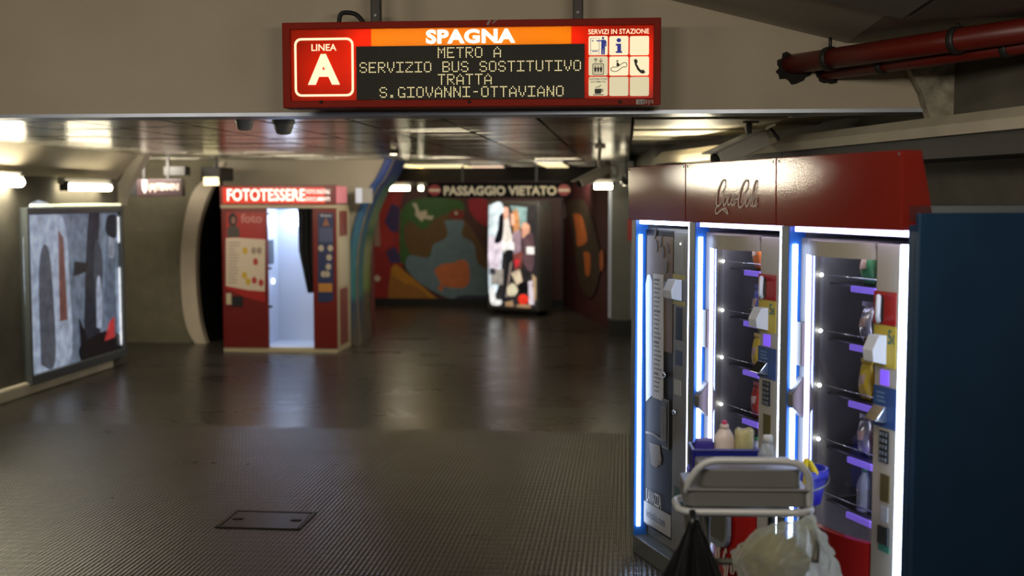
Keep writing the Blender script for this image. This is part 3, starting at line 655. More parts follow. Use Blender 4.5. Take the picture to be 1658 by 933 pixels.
# ---------------------------------------------------------------- vending kiosk: blue framed bays with light strips under a red header
KO = fl(1024, 893); KA = R(-72.3)
KF = Fr((KO.x, KO.y, 0), KA)                            # x runs along the row toward the viewer, y into the machines
def U(px, py=600, y=0.0): return KF.hit(px, py, y)[0]
def Z(px, py, y=0.0): return KF.hit(px, py, y)[1]
UE = U(1466); zHB = (Z(1060, 356) + Z(1440, 374)) / 2; zHT = (Z(1060, 268) + Z(1440, 246)) / 2; zP = Z(1027, 868)
M_blue_f = mat('kiosk_blue', (40, 104, 190), .35, var=.05)
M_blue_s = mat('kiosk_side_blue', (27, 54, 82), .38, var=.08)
M_red_h = mat('header_red', (122, 33, 25), .075, var=.04, bump=.025, bscale=160, spec=.65)
M_kgrey = mat('kiosk_grey', (118, 124, 130), .4, .3)
M_strip = glow('light_strip', (206, 224, 255), 10)
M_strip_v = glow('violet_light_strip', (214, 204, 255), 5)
M_mach = mat('machine_grey', (108, 106, 102), .42, .2, var=.05)
M_beige = mat('machine_beige', (158, 152, 140), .45)
M_mdark = mat('machine_dark', (30, 31, 32), .4)
kiosk = thing('vending_kiosk', 'blue framed vending kiosk with red header and white light strips', 'vending kiosk', KF)
DP = .055
posts = [(U(1024), U(1027)), (U(1114), U(1122.5)), (U(1262), U(1273)), (U(1466.5), U(1478))]
bays = []
for i, (a, b) in enumerate(posts):
    if i == 3: a, b = UE, UE + .035
    mb = MB().box(a, b, 0, .80, zP, zHB + .02, M_kgrey if i < 3 else M_blue_s)
    if i < 3: mb.box(b, b + .004, .002, DP + .02, zP, zHB, M_blue_f)
    po = mb.build('post', M_kgrey, kiosk)
    if i < 3:                                            # strip on the reveal, facing the bay
        MB().box(b + .004, b + .014, .018, .036, zP + .05, Z(1030 if i == 0 else 1128 if i == 1 else 1282, 380 if i == 0 else 384 if i == 1 else 396)).build('light_strip', M_strip, po)
    if i > 0:
        if i < 3: MB().box(a - .012, a - .002, .0, .012, zP + .05, zHB - .02).build('light_strip', M_strip, po)
        else: MB().box(a - .052, a - .012, .006, .022, zP - .4 if zP > .5 else .06, zHB - .05).build('light_strip', M_strip, po)
for (a, b), (c, d) in zip(posts, posts[1:]):
    if d > UE: c = UE
    bays.append((b + .004, c))
    mb = MB().box(b, c, .0, .75, zHB + .03, zHB + .06, M_kgrey); mb.build('top_rail', M_kgrey, kiosk)
    MB().box(b + .03, c - .012, .012, .034, zHB - .022, zHB + .004).build('top_light_strip', M_strip_v if c > 1.2 else M_strip, kiosk)
# header: three red panels with a wedge side, plumb face
j1, j2 = U(1120, 300), U(1268, 300)
for k, (a, b) in enumerate(((posts[0][0] - .0, j1 - .003), (j1 + .003, j2 - .003), (j2 + .003, UE))):
    mb = MB().prism([(-.03, zHB), (-.034, zHT), (.045, zHT), (.11, zHB)], 0, a, b)
    ho = mb.build('header_panel', M_red_h, kiosk, bevel=.003)
    if k == 1: head_mid = ho
    for x in (a + .02, b - .02): MB().lathe([(.006, 0), (.006, .004), (.002, .005)], (x, -.03, zHT - .014), None, 8, M=Matrix.Rotation(R(90), 4, 'X')).build('screw', M_steel, ho)
MB().box(posts[0][0] - .002, UE, .0, .8, zHB + .06, zHB + .085).build('roof_panel', M_kgrey, kiosk)
# plinth
MB().box(0, UE + .04, .0, .8, 0, zP).build('plinth', mat('plinth_grey', (84, 86, 84), .45, .2, var=.1), kiosk, bevel=.004)
MB().box(UE + .035, UE + .06, .0, .85, zP, Z(1478, 345)).build('side_panel', M_blue_s, kiosk, bevel=.004)
MB().box(posts[0][0] - .02, posts[0][0], .0, .8, zP, zHB).build('side_panel', M_kgrey, kiosk)

def script_logo(mb, x0, x1, z0, z1, y, m, two_lines=False):
    """flowing white script: Coca-Cola, drawn as pen strokes"""
    w = x1 - x0; h = z1 - z0
    def st(pts, wd, ox=0, oz=0, sx=1, sz=1):
        q = []
        for a, b in pts:
            a = ox + a * sx; b = oz + b * sz; q.append((x0 + w * (a + .10 * b), z0 + h * b))
        n = len(q); sm = sm2(q, 6); N = len(sm); ws = [h * wd * (.45 + .55 * math.sin(math.pi * min(1, i / (N - 1)))) for i in range(N)]
        ribbon(mb, sm, ws, y, m)
    def big(ox, oz, s, tail):
        st([(.10, .62), (.16, .78), (.15, 1.0), (.08, .98), (.02, .70), (.01, .40), (.05, .22), (.12, .28), (.17, .46)], .075, ox, oz, 1 * s, s)
        if tail: st([(.05, .24), (.02, .08), (.06, -.02), (.16, .10), (.24, .15), (.29, .08), (.32, -.02), (.25, .06), (.2, .1)], .06, ox, oz, s, s)
    def o(ox, oz, s=1): st([(.06, .58), (.02, .42), (.03, .26), (.07, .28), (.09, .44), (.06, .58), (.12, .52)], .062, ox, oz, s, s)
    def c(ox, oz, s=1): st([(.09, .52), (.06, .58), (.02, .42), (.04, .26), (.08, .30), (.12, .42)], .062, ox, oz, s, s)
    def a(ox, oz, s=1):
        o(ox, oz, s); st([(.095, .58), (.075, .40), (.09, .25), (.13, .36)], .06, ox, oz, s, s)
    def l(ox, oz, s=1): st([(.03, .35), (.10, .8), (.09, 1.0), (.05, .9), (.03, .5), (.045, .26), (.09, .36)], .06, ox, oz, s, s)
    if not two_lines:
        big(0, 0, 1, True); o(.16, 0); c(.255, 0); a(.335, 0)
        st([(.44, .42), (.5, .46)], .06)
        big(.50, -.03, 1, False); o(.655, -.03); l(.745, -.03); a(.80, -.03)
    else:
        big(0, .42, .62, True); o(.24, .42, .9); c(.42, .42, .9); a(.60, .42, .9)
        big(.05, -.1, .62, False); o(.29, -.1, .9); l(.46, -.1, .9); a(.60, -.1, .9)
M_script = mat('white_script', (196, 178, 166), .4)
lg = MB(); script_logo(lg, U(1158, 330, -.03), U(1232, 330, -.03), Z(1195, 346, -.03), Z(1195, 292, -.03), -.0352, M_script); lg.build('script_lettering', M_script, head_mid)

# ---------------------------------------------------------------- coffee machine in the first bay
b0, b1 = bays[0]; YD = DP
zt1 = zHB - .045
m1 = thing('coffee_machine', 'tall dark coffee vending machine in the narrow left bay of the kiosk', 'vending machine', KF.sub(0, 0, zP + .002), 'machines in the kiosk bays')
def Q(x0, y0, x1, y1, y=YD):                            # pixel rectangle on the plane y of the kiosk, in machine coordinates
    zm = zP + .002
    return U(x0, (y0 + y1) / 2, y), U(x1, (y0 + y1) / 2, y), Z((x0 + x1) / 2, y1, y) - zm, Z((x0 + x1) / 2, y0, y) - zm
def pz(px, py, y=YD): return (U(px, py, y), Z(px, py, y) - zP - .002)
hm_ = zt1 - zP
MB().box(b0 + .005, b1 - .016, YD + .03, .72, 0, hm_).build('cabinet', M_mach, m1)
ud = U(1090, 600, YD)
do = MB().box(b0 + .012, ud, YD, YD + .03, .06, hm_ - .01).build('door', mat('coffee_door', (22, 21, 20), .5, var=.1, spec=.15), m1, bevel=.004)
y_ = YD - .002
MB().box(b0 + .03, ud - .012, y_, YD, .62 * hm_, hm_ - .04).build('picture_panel', mat('coffee_picture', (104, 84, 64), .5, var=.15, scale=5, spec=.2), do)
bn = MB(); M_bean = mat('bean_brown', (48, 34, 26), .5)
for (px, py, t) in ((1062, 378, 20), (1064, 398, -8), (1071, 391, 15), (1075, 408, -12), (1082, 402, -30), (1080, 433, 10)):
    c = pz(px, py); r1, r2 = .032, .013
    bn.poly([(c[0] + r2 * math.cos(a) * math.cos(R(t)) + r1 * math.sin(a) * math.sin(R(t)), c[1] - r2 * math.cos(a) * math.sin(R(t)) + r1 * math.sin(a) * math.cos(R(t))) for a in [k * math.pi / 8 for k in range(16)]], y_ - .003, M_bean, .003)
bn.build('coffee_beans', M_bean, do)
uc = (b0 + ud) / 2
stp = [pz(1047, 650), pz(1046.5, 460), pz(1049, 446), pz(1053, 444), pz(1057, 455), pz(1057, 640)]
MB().poly(stp, y_ - .002, None, .003).build('pale_stripe', mat('pale_stripe', (180, 190, 210), .3), do)
pl = MB(); M_pl_ = mat('price_sheet', (176, 170, 156), .5); M_tx = mat('print_grey', (90, 86, 80), .6)
pl.poly([pz(1059, 443), pz(1075.5, 445), pz(1075, 650), pz(1057.5, 643)], y_ - .003, M_pl_)
for k in range(26):
    a_, b_ = pz(1060.5, 451 + k * 7.2), pz(1060.5 + random.uniform(7, 12), 451 + k * 7.2); pl.box(a_[0], b_[0], y_ - .0045, y_ - .003, a_[1] - (.006 if k % 7 else .011), a_[1], M_tx)
pl.build('price_list', M_pl_, do)
lw = MB(); M_lw = mat('maker_lettering', (196, 190, 178), .5); text_into(lw, 'LAVAZZA', *Q(1047.5, 797, 1071.5, 818), y_ - .002, M_lw, .02); lw.build('maker_lettering', M_lw, do)
cu = MB(); M_cup = mat('cup_picture', (120, 104, 74), .5); c = pz(1061, 740)
cu.poly([pz(1052, 716), pz(1069, 722), pz(1070, 745), pz(1064, 758), pz(1055, 752)], y_ - .001, M_cup); ring(cu, [(c[0] + .05 + .03 * math.cos(R(a)), c[1] + .0 + .035 * math.sin(R(a))) for a in range(0, 360, 30)], [(c[0] + .05 + .02 * math.cos(R(a)), c[1] + .024 * math.sin(R(a))) for a in range(0, 360, 30)], y_ - .001, M_cup)
ribbon(cu, sm2([pz(1046, 700), pz(1058, 703), pz(1070, 712), pz(1078, 717)]), .012, y_ - .001, M_cup); cu.build('cup_picture', M_cup, do)
st_ = MB(); q = Q(1036.5, 838, 1081, 876); M_web = mat('web_label', (158, 156, 146), .5)
st_.box(b0 + .02, ud - .01, y_ - .001, YD, .075, .19, M_web); text_into(st_, 'ivsitalia.com', b0 + .05, b0 + .29, .112, .155, y_ - .002, mat('label_ink', (44, 48, 70), .5), .02); st_.build('web_label', M_web, do)
# handle recess and lock
hr = MB(); a, b, c, d = Q(1073, 646, 1081, 726); hr.box(a, b + .02, y_ - .004, y_, c, d, M_mach).box(a + .008, b + .012, y_ - .006, y_ - .003, c + .01, d - .01, M_mdark).box(a + .012, b, y_ - .016, y_ - .006, c + .04, d - .04, M_mach); hr.build('handle', M_mach, do)
c = pz(1079, 607); MB().lathe([(.014, 0), (.014, .012), (.006, .02)], (c[0], y_, c[1]), None, 12, M=Matrix.Rotation(R(90), 4, 'X')).build('lock', M_chrome, do)
cp = MB().box(ud + .004, b1 - .018, YD - .004, YD + .03, .02, hm_ - .01); cpo = cp.build('control_panel', M_mach, m1, bevel=.003)
yc = YD - .006
def stk(name, px0, py0, px1, py1, m, par, y=None, th=.004):
    a, b, c, d = Q(px0, py0, px1, py1, YD); y = yc if y is None else y
    return MB().box(a, b, y, y + th, c, d).build(name, m, par)
stk('notice', 1093, 388, 1108, 440, mat('notice_grey', (120, 120, 112), .5), cpo)
stk('yellow_stripe', 1091, 445, 1110, 452, mat('old_yellow', (150, 138, 60), .5), cpo); stk('yellow_stripe', 1091, 488, 1110, 494, mat('old_yellow', (150, 138, 60), .5), cpo)
def payment_box(par, px0, py0, px1, py1, name='coin_unit', y=None):
    a, b, c, d = Q(px0, py0, px1, py1, YD); mb = MB(); y = yc if y is None else y; w = b - a; h = d - c
    mb.prism([(y, c), (y - .055, c + h * .12), (y - .06, c + h * .5), (y - .035, d), (y, d)], 0, a + w * .35, b, mat('bright_plastic', (206, 212, 222), .3))
    mb.box(a, a + w * .35, y - .03, y, c + h * .1, d - h * .08, M_mdark); mb.box(a + w * .05, a + w * .3, y - .036, y - .03, c + h * .55, d - h * .12, M_chrome)
    return mb.build(name, M_mach, par, bevel=.004)
payment_box(cpo, 1086, 452, 1106, 486)
stk('display', 1096, 498, 1106, 551, mat('dark_display', (30, 44, 62), .25), cpo); stk('card_label', 1095, 568, 1106, 592, mat('navy_label', (28, 44, 72), .4), cpo)
stk('notice', 1093, 615, 1104, 640, mat('notice_pale', (150, 148, 138), .5), cpo); stk('green_notice', 1093, 790, 1109, 820, mat('dull_green', (30, 64, 46), .5), cpo)
c = pz(1096, 667); MB().lathe([(.013, 0), (.013, .012), (.006, .022)], (c[0], yc + .002, c[1]), None, 12, M=Matrix.Rotation(R(90), 4, 'X')).build('lock', M_chrome, cpo)
c = pz(1104, 395); MB().lathe([(.006, 0), (.004, .003), (0, .004)], (c[0], yc - .001, c[1]), None, 10, M=Matrix.Rotation(R(90), 4, 'X')).build('indicator_lamp', glow('indicator', (255, 255, 240), 3), cpo)

# ---------------------------------------------------------------- two glass fronted snack machines
M_glass = thin_glass('machine_glass', (214, 216, 220), .09, .06)
M_inner = mat('machine_inner_metal', (120, 120, 122), .45, .3, var=.1)
M_rail = glow('violet_price_rail', (140, 112, 240), .62)
M_shelf = mat('shelf_metal', (80, 80, 82), .3, .8)
M_glint = glow('shelf_glint', (255, 255, 246), 26)  # tiny glowing balls for the lamp glints inside the machines
M_redp = mat('machine_red', (150, 24, 20), .3)
M_yel = mat('price_yellow', (176, 156, 52), .5); M_bl2 = mat('label_blue', (36, 66, 118), .5)
def snack_machine(bay, px, label, name='snack_machine'):
    """px: left frame, glass left, glass right, panel right, y of top, visor bottom, star rows, rail rows, red base top"""
    b0, b1 = bay; fr = KF.sub(0, 0, zP + .002); root = thing(name, label, 'vending machine', fr, 'machines in the kiosk bays')
    g0, g1 = px['g0'], px['g1']; hm = zHB - .05 - zP; zv0 = px['zv']; zr = px['zr']; p1 = b1 - .014
    cab = MB().box(b0 + .006, g0, YD, YD + .05, 0, hm, M_mach)                                       # hollow cabinet
    cab.box(b0 + .006, b0 + .02, YD + .05, .74, 0, hm, M_mdark).box(p1 - .012, p1, YD + .03, .74, 0, hm, M_mach).box(b0 + .02, p1, .70, .74, 0, hm, M_inner)
    cab.box(g0, g1 + .02, YD, .70, hm - .02, hm, M_mach).box(b0 + .02, p1, YD, .70, 0, .03, M_mdark).box(g1 + .002, g1 + .012, YD + .01, .70, .03, hm - .02, M_inner)
    cab.build('cabinet', M_mach, root)
    sag = .05; n = 16
    bow = lambda t: YD - sag * (1 - (2 * t - 1) ** 2)
    def sheet(z0, z1, th, off, m, nm, drop=0):
        mb = MB()
        vs = []
        for i in range(n + 1):
            t = i / n; x = g0 + (g1 - g0) * t; y = bow(t) + off; zz = z0 + drop * (1 - (2 * t - 1) ** 2)
            vs += [(x, y, zz), (x, y, z1), (x, y + th, z1), (x, y + th, zz)]
        fs = []
        for i in range(n):
            for k in range(4): fs.append((4 * i + k, 4 * i + 4 + k, 4 * i + 4 + (k + 1) % 4, 4 * i + (k + 1) % 4))
        mb.add(vs, fs, None, False); mb.add(vs[:4], [(0, 1, 2, 3)]); mb.add(vs[-4:], [(0, 1, 2, 3)])
        return mb.build(nm, m, root)
    sheet(zv0, hm - .005, .03, -.012, M_beige, 'visor')
    gl = MB().grid(lambda u, v: (g0 + (g1 - g0) * u, bow(u), zr + .01 + (zv0 - zr - .01) * v), n, 1); gl.build('curved_glass', M_glass, root)
    sheet(.03, zr, .03, -.004, M_redp, 'red_base')
    # bright edge of the glass
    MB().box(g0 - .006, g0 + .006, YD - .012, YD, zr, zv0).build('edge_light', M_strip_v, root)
    MB().box(g0 - .012, g0 - .001, YD + .01, .42, .03, hm - .03).build('side_lining', mat('polished_lining', (150, 150, 152), .35, .5, var=.15, scale=5), root)
    MB().box(g1 - .014, g1 - .002, .14, .18, .1, zv0 - .05).box(g0 + .03, g1 - .02, .10, .14, zv0 + .02, zv0 + .04).build('interior_lamp', glow('interior_lamp', (232, 230, 255), 9), root)
    MB().box(g0 + .01, g1 + .0, .42, .43, .04, hm - .03).build('back_panel', M_inner, root)
    for z in px['stars']:
        sh = MB().box(g0 + .015, g1 - .01, .16, .66, z - .05, z - .042).tube([(g0 + .02, .15, z), (g0 + (g1 - g0) * .62, .15, z)], .003, M_shelf, 6); sh = None
        s = MB(); s.box(g0 + .015, g1 - .01, .14, .415, z - .058, z - .05); so = s.build('shelf', M_shelf, root)
        MB().tube([(g0 + .02, .125, z - .02), (g1 - .02, .125, z - .02)], .0025, None, 6).build('shelf_rod', M_chrome, so)  # chrome rod added for the thin glint along each shelf
        l = MB(); 
        l.lathe([(0, -.008), (.006, -.005), (.008, 0), (.006, .005), (0, .008)], (g0 + .016, .10, z - .02), None, 10); l.build('shelf_glint', M_glint, so)
        u0 = g0 + (g1 - g0) * .50
        MB().box(u0, g1 - .02, .10, .112, z - .073, z - .05).build('price_rail', M_rail, so)
    cp = MB().box(g1 + .014, p1, YD - .002, YD + .03, .02, hm - .005).build('control_panel', M_beige, root, bevel=.003)
    return root, cp, g0, g1
def mz(px, py): return Z(px, py, YD) - zP - .002
starA = [mz(1172, y) + .0 for y in (418, 499, 577, 655, 745)]
starB = [mz(1338, y) for y in (440, 533, 624, 714, 803)]
mA_, cA, gA0, gA1 = snack_machine(bays[1], dict(g0=U(1152, 600, YD), g1=U(1227, 600, YD), zv=mz(1190, 404), zr=mz(1190, 800), stars=starA), 'glass fronted snack machine in the middle bay under the white script lettering')
mB_, cB, gB0, gB1 = snack_machine(bays[2], dict(g0=U(1308, 600, YD), g1=U(1413, 600, YD), zv=mz(1360, 416), zr=mz(1380, 868), stars=starB), 'glass fronted snack machine in the right bay beside the dark blue side panel')
def controls(cp, X, Y):
    """X maps 0..1 over the control panel, Y gives the photo rows"""
    y = YD - .006
    def bx(nm, u0, v0, u1, v1, m, th=.004, yy=y, bev=0):
        a, b, c, d = Q(X(u0), Y(v0), X(u1), Y(v1), YD); return MB().box(a, b, yy, yy + th, c, d).build(nm, m, cp, bevel=bev)
    bx('red_label', .02, .225, .98, .335, M_redp)
    a, b, c, d = Q(X(.10), Y(.235), X(.62), Y(.33), YD); mb = MB(); w = b - a; h = d - c
    mb.poly(rrect(a, a + w * .7, c, d, w * .25), y - .002, M_mdark, .004); mb.tube(smooth_path([(a + w * .35, y - .006, d - h * .08), (a + w * .85, y - .03, d - h * .1), (a + w * .9, y - .035, c + h * .3), (a + w * .5, y - .012, c + h * .08)]), w * .13, mat('bright_plastic', (206, 212, 222), .3), 8)
    mb.build('handle', M_mdark, cp)
    yl = bx('yellow_label', .02, .337, .98, .475, M_yel)
    t = MB(); a, b, c, d = Q(X(.66), Y(.352), X(.82), Y(.40), YD); text_into(t, '5', a, b, c, d, y - .002, mat('teal_print', (40, 96, 96), .5), .02); a, b, c, d = Q(X(.84), Y(.37), X(.96), Y(.40), YD); text_into(t, '€', a, b, c, d, y - .002, mat('teal_print', (40, 96, 96), .5), .01); t.build('price_print', None, yl)
    payment_box(cp, X(-.1), Y(.365), X(.6), Y(.462), 'note_reader', y)
    bx('violet_window', .3, .485, .66, .535, glow('violet_window', (122, 86, 235), .7), .004)
    lb_ = bx('blue_label', .0, .54, .98, .675, M_bl2)
    k = MB(); rr = random.Random(4)
    for i in range(3):
        a, b, c, d = Q(X(.15), Y(.555 + i * .014), X(.15 + rr.uniform(.3, .5)), Y(.561 + i * .014), YD); k.box(a, b, y - .001, y, c, d)
    k.build('label_print', mat('label_print', (90, 120, 160), .5), lb_)
    a, b, c, d = Q(X(.1), Y(.60), X(.62), Y(.655), YD); MB().prism([(y, c), (y - .05, c + .01), (y - .01, d), (y, d)], 0, a, b).build('card_reader', M_chrome, cp, bevel=.003)
    kp = bx('keypad', .28, .685, .66, .79, M_mdark, .006, y - .003)
    a, b, c, d = Q(X(.28), Y(.685), X(.66), Y(.79), YD)
    for i in range(5):
        for j in range(3):
            w = (b - a) / 3; h = (d - c) / 5; MB().box(a + j * w + w * .2, a + (j + 1) * w - w * .2, y - .008, y - .003, c + i * h + h * .2, c + (i + 1) * h - h * .2).build('key', M_steel, kp, bevel=.001)
    bx('coin_slot', .3, .83, .68, .92, mat('brass_plate', (110, 98, 56), .35, .6), .005); bx('notice', .32, .935, .62, .985, mat('notice_white', (150, 152, 156), .5))
    bx('return_flap', .22, 1.0, .68, 1.06, M_mdark, .01, y - .006, .003); bx('green_label', .22, 1.062, .68, 1.085, mat('green_label', (50, 110, 92), .5))
controls(cA, lambda u: 1229 + 29 * u, lambda v: 360 + v * 375)
controls(cB, lambda u: 1416 + 37 * u, lambda v: 362 + v * 490)
# handle posts at the left of each glass door
for root, gx, px in ((mA_, gA0, 1137), (mB_, gB0, 1292)):
    x0 = U(px, 600, YD); 
    MB().box(x0, gx - .02, YD - .02, YD, mz(px, 560 if px < 1200 else 590), mz(px, 500 if px < 1200 else 520)).build('door_lock', M_mach, root, bevel=.004)
    MB().prism([(YD, mz(px, 655) - .05), (YD - .05, mz(px, 655)), (YD - .05, mz(px, 655) + .05), (YD, mz(px, 655) + .12)], 0, x0, gx - .03).build('door_handle', M_mach, root, bevel=.004)
# dispensing flap and script on the middle machine
fl0 = mz(1180, 878); fl1 = mz(1180, 806); ax, bx_ = gA0 + .0, gA0 + (gA1 - gA0) * .74
df = MB(); yb = YD - .078
ring(df, rrect(ax, bx_, fl0, fl1, .07), rrect(ax + .022, bx_ - .022, fl0 + .022, fl1 - .022, .055), yb, M_kgrey, .02)
df.poly(rrect(ax + .02, bx_ - .02, fl0 + .02, fl1 - .02, .055), yb + .012, mat('flap_grey', (74, 72, 66), .4), .01); df.poly([(ax + .16, fl1 - .05), (bx_ - .05, fl1 - .05), (bx_ - .05, fl0 + .14), (ax + .2, fl0 + .18)], yb + .009, M_mdark, .004)
df.build('dispensing_flap', M_kgrey, mA_)
sc2 = MB(); script_logo(sc2, gA0 + .06, gA1 + .02, mz(1190, 985), mz(1190, 878), YD - .064, M_script, True); sc2.build('script_lettering', M_script, mA_)

# ---------------------------------------------------------------- goods on the shelves: bags and bottles, each its own
def snack_bag(fr, w, h, m, label, seed):
    rnd = random.Random(seed)
    o = thing('snack_bag', label, 'snack bag', fr, 'snack bags in the machines')
    def f(s):
        return lambda u, v: ((u - .5) * w, s * .03 * (max(0, math.sin(math.pi * u)) ** .6) * (max(0, math.sin(math.pi * v)) ** .6) + .004 * math.sin(9 * u + 7 * v + seed), v * h)
    MB().grid(f(-1), 8, 10).grid(f(1), 8, 10).build('bag', m, o)
    g_ = f(-1)
    def fl_(u, v):
        p = g_(.22 + .56 * u, .42 + .24 * v + .04 * u); return (p[0], p[1] - .0025, p[2])
    MB().grid(fl_, 6, 4).build('front_label', mat('bag_label', (180, 150, 130), .4), o)
    MB().box(-w * .5, w * .5, -.003, .003, h - .004, h + .014).build('top_seal', m, o)
def bottle(fr, r, h, m, label, mc, lab_m=None, group='drink bottles in the machines', name='drink_bottle', cat='bottle'):
    o = thing(name, label, cat, fr, group)
    MB().lathe([(r * .9, 0), (r, .01), (r, h * .3), (r * .95, h * .38), (r, h * .46), (r, h * .62), (r * .7, h * .78), (r * .42, h * .88), (r * .4, h * .93)], m=None, seg=16).build('body', m, o)
    MB().lathe([(r * .46, h * .925), (r * .46, h), (r * .4, h + .003)], m=None, seg=16).build('cap', mc, o)
    if lab_m: MB().lathe([(r * 1.02, h * .47), (r * 1.02, h * .61)], m=None, seg=16).build('wrap_label', lab_m, o)
M_pet = mat('clear_plastic', (150, 160, 165), .12, var=.1)
P_ = {'yellow': mat('yellow_foil', (196, 170, 40), .3), 'red': mat('red_foil', (170, 56, 40), .3), 'silver': mat('silver_foil', (180, 180, 186), .2, .7), 'green': mat('green_foil', (60, 120, 74), .3), 'orange': mat('orange_foil', (200, 110, 50), .3), 'blue': mat('blue_foil', (70, 84, 150), .3)}
def goods(stars, g0, g1, plan, where):
    names = ['top', 'second', 'third', 'fourth', 'bottom']
    for row, items in enumerate(plan):
        z = zP + .002 + stars[row] - .05
        for k, (kind, col) in enumerate(items):
            t = .54 + .18 * k; fr = KF.sub(g0 + (g1 - g0) * t, .17 + .02 * k, z); fr = Fr(fr.o, KA)
            lb = f'on {names[row]} shelf, {where} machine'
            pos = '' if len(items) == 1 else (' left of pair' if k == 0 else ' right of pair')
            if kind == 'b': snack_bag(fr, .075, .15, P_[col], f'{col} foil snack bag{pos} {lb}', row * 7 + k)
            else: bottle(fr, .03, .17, M_pet, f'clear bottle with {col} cap{pos} {lb}', P_[col], P_[col] if row % 2 else None)
goods(starA, gA0, gA1, [[('b', 'orange'), ('b', 'silver')], [('b', 'blue')], [('b', 'yellow'), ('b', 'silver')], [('b', 'red'), ('b', 'orange')], [('p', 'green'), ('p', 'silver')]], 'middle')
goods(starB, gB0, gB1, [[('b', 'green'), ('b', 'red')], [('b', 'silver'), ('b', 'green')], [('b', 'yellow'), ('b', 'red')], [('b', 'silver'), ('b', 'orange')], [('p', 'green'), ('p', 'blue')]], 'right')
# items in the machine's rows must touch the shelf: shelf top sits 50 mm under each glint row
# ---------------------------------------------------------------- photo booth
KBo = 14.47
b0w = CF.hit(361, 500, KBo)[0]; b1w = CF.hit(545.5, 500, KBo)[0]
BFr = Fr(CF.w(b0w, KBo, 0), A5); BW = b1w - b0w
booth = thing('photo_booth', 'red photo booth with white lit interior and black curtain', 'photo booth', BFr)
def bh(px, py, yl=0.0): return BFr.hit(px, py, yl)
M_bred = mat('booth_red', (108, 22, 12), .32, var=.04); M_bcream = mat('booth_cream', (186, 172, 140), .45); M_bwhite = mat('booth_white', (212, 222, 238), .4)
BD = .74
zl, zh0, zh1 = .05, bh(450, 332)[1], bh(450, 300)[1]
xo0, xo1, xr0 = bh(434, 450)[0], bh(507, 450)[0], BW
zc_ = bh(450, 337)[1]
MB().box(0, BW, .01, BD, 0, zl).build('base', M_bcream, booth)
bp = MB().box(.0, xo0, 0, .04, zl + .0, zc_).build('left_panel', M_bred, booth, bevel=.006)
rp_ = MB().box(xo1, BW, 0, .04, zl, zc_).build('right_panel', M_bred, booth, bevel=.006)
MB().box(-.005, BW + .005, -.01, .05, zc_, zh0).build('cream_band', M_bcream, booth)
MB().box(0, .02, .04, BD, zl, zh0).build('left_side', M_bred, booth)
sd = MB().box(BW - .02, BW, .04, BD, zl, zh0).build('right_side', M_bcream, booth)
for z0, z1, m in ((bh(552, 562)[1], bh(552, 470)[1], mat('faded_red', (130, 66, 54), .4)), (bh(552, 465)[1], bh(552, 388)[1], mat('side_cream', (196, 186, 160), .5)), (bh(552, 383)[1], bh(552, 342)[1], mat('faded_red', (130, 66, 54), .4))):
    MB().box(BW, BW + .004, .16, BD - .16, z0, z1).build('side_poster', m, sd)
MB().box(.02, BW - .02, .04, BD, zh0 - .03, zh0).build('roof', M_bwhite, booth)
inn = MB().box(.02, BW - .02, BD - .02, BD, zl, zh0 - .03, M_bwhite).box(xo0 - .10, xo0 - .08, .04, BD - .02, zl, zh0 - .03, M_bwhite).box(xo1 + .25, xo1 + .27, .04, BD - .02, zl, zh0 - .03, M_bwhite).box(.02, BW - .02, .04, BD, zl, zl + .015, M_bwhite)
inn.build('interior', M_bwhite, booth)
# lamps inside
lp = MB(); M_bl = glow('booth_lamp', (222, 234, 255), 9)
lp.box(xo0 + .05, xo1 - .12, BD - .05, BD - .02, bh(470, 366, BD)[1], bh(470, 344, BD)[1]); lp.build('lamp', M_bl, booth)
lp = MB().box(xo0 + .0, xo1 + .1, .2, .55, zh0 - .045, zh0 - .03); lp.build('ceiling_lamp', M_bl, booth)
q = bh(452, 455, .5); MB().lathe([(.03, 0), (.03, .01), (0, .016)], (xo0 - .07, .45, q[1]), glow('booth_button', (240, 248, 255), 5), 14, M=Matrix.Rotation(R(90), 4, 'Y')).build('round_lamp', None, booth)
mr_ = MB().box(xo0 - .08, xo0 - .07, .3, .5, bh(445, 430)[1], bh(445, 390)[1]).build('screen', mat('booth_screen', (60, 72, 76), .2), booth)
for y in (346, 435, 497): 
    z = bh(434, y)[1]; MB().box(xo0 - .004, xo0 + .035, .01, .05, z - .012, z + .012).build('hinge', M_black, bp)
# curtain drawn to the right, gathered in folds
cu = MB(); zt_c = zc_ - .005
def cpt(u, v):
    z = zt_c + (bh(500, 475)[1] - zt_c) * v
    xl_ = bh(480 + 1.5 * v if v < .5 else 480.7 + 27 * (v - .5) ** 1.0, 400)[0]
    x = xl_ + (xo1 + .03 - xl_) * u
    return (x, .07 + .025 * math.sin(u * 22 + v) * (1 - .4 * v), z)
cu.grid(cpt, 40, 16); cv = len(cu.v)
cu.build('curtain', mat('black_curtain', (10, 11, 13), .8), booth)
MB().tube([(xo0, .07, zt_c), (xo1 + .02, .07, zt_c)], .008).build('curtain_rail', M_steel, booth)
st = MB().lathe([(.15, .0), (.15, .02), (.03, .03), (.03, .42), (.16, .44), (.16, .48), (0, .485)], (xo1 + .08, .42, zl + .015)); st.build('stool', mat('stool_grey', (110, 116, 126), .4), booth)
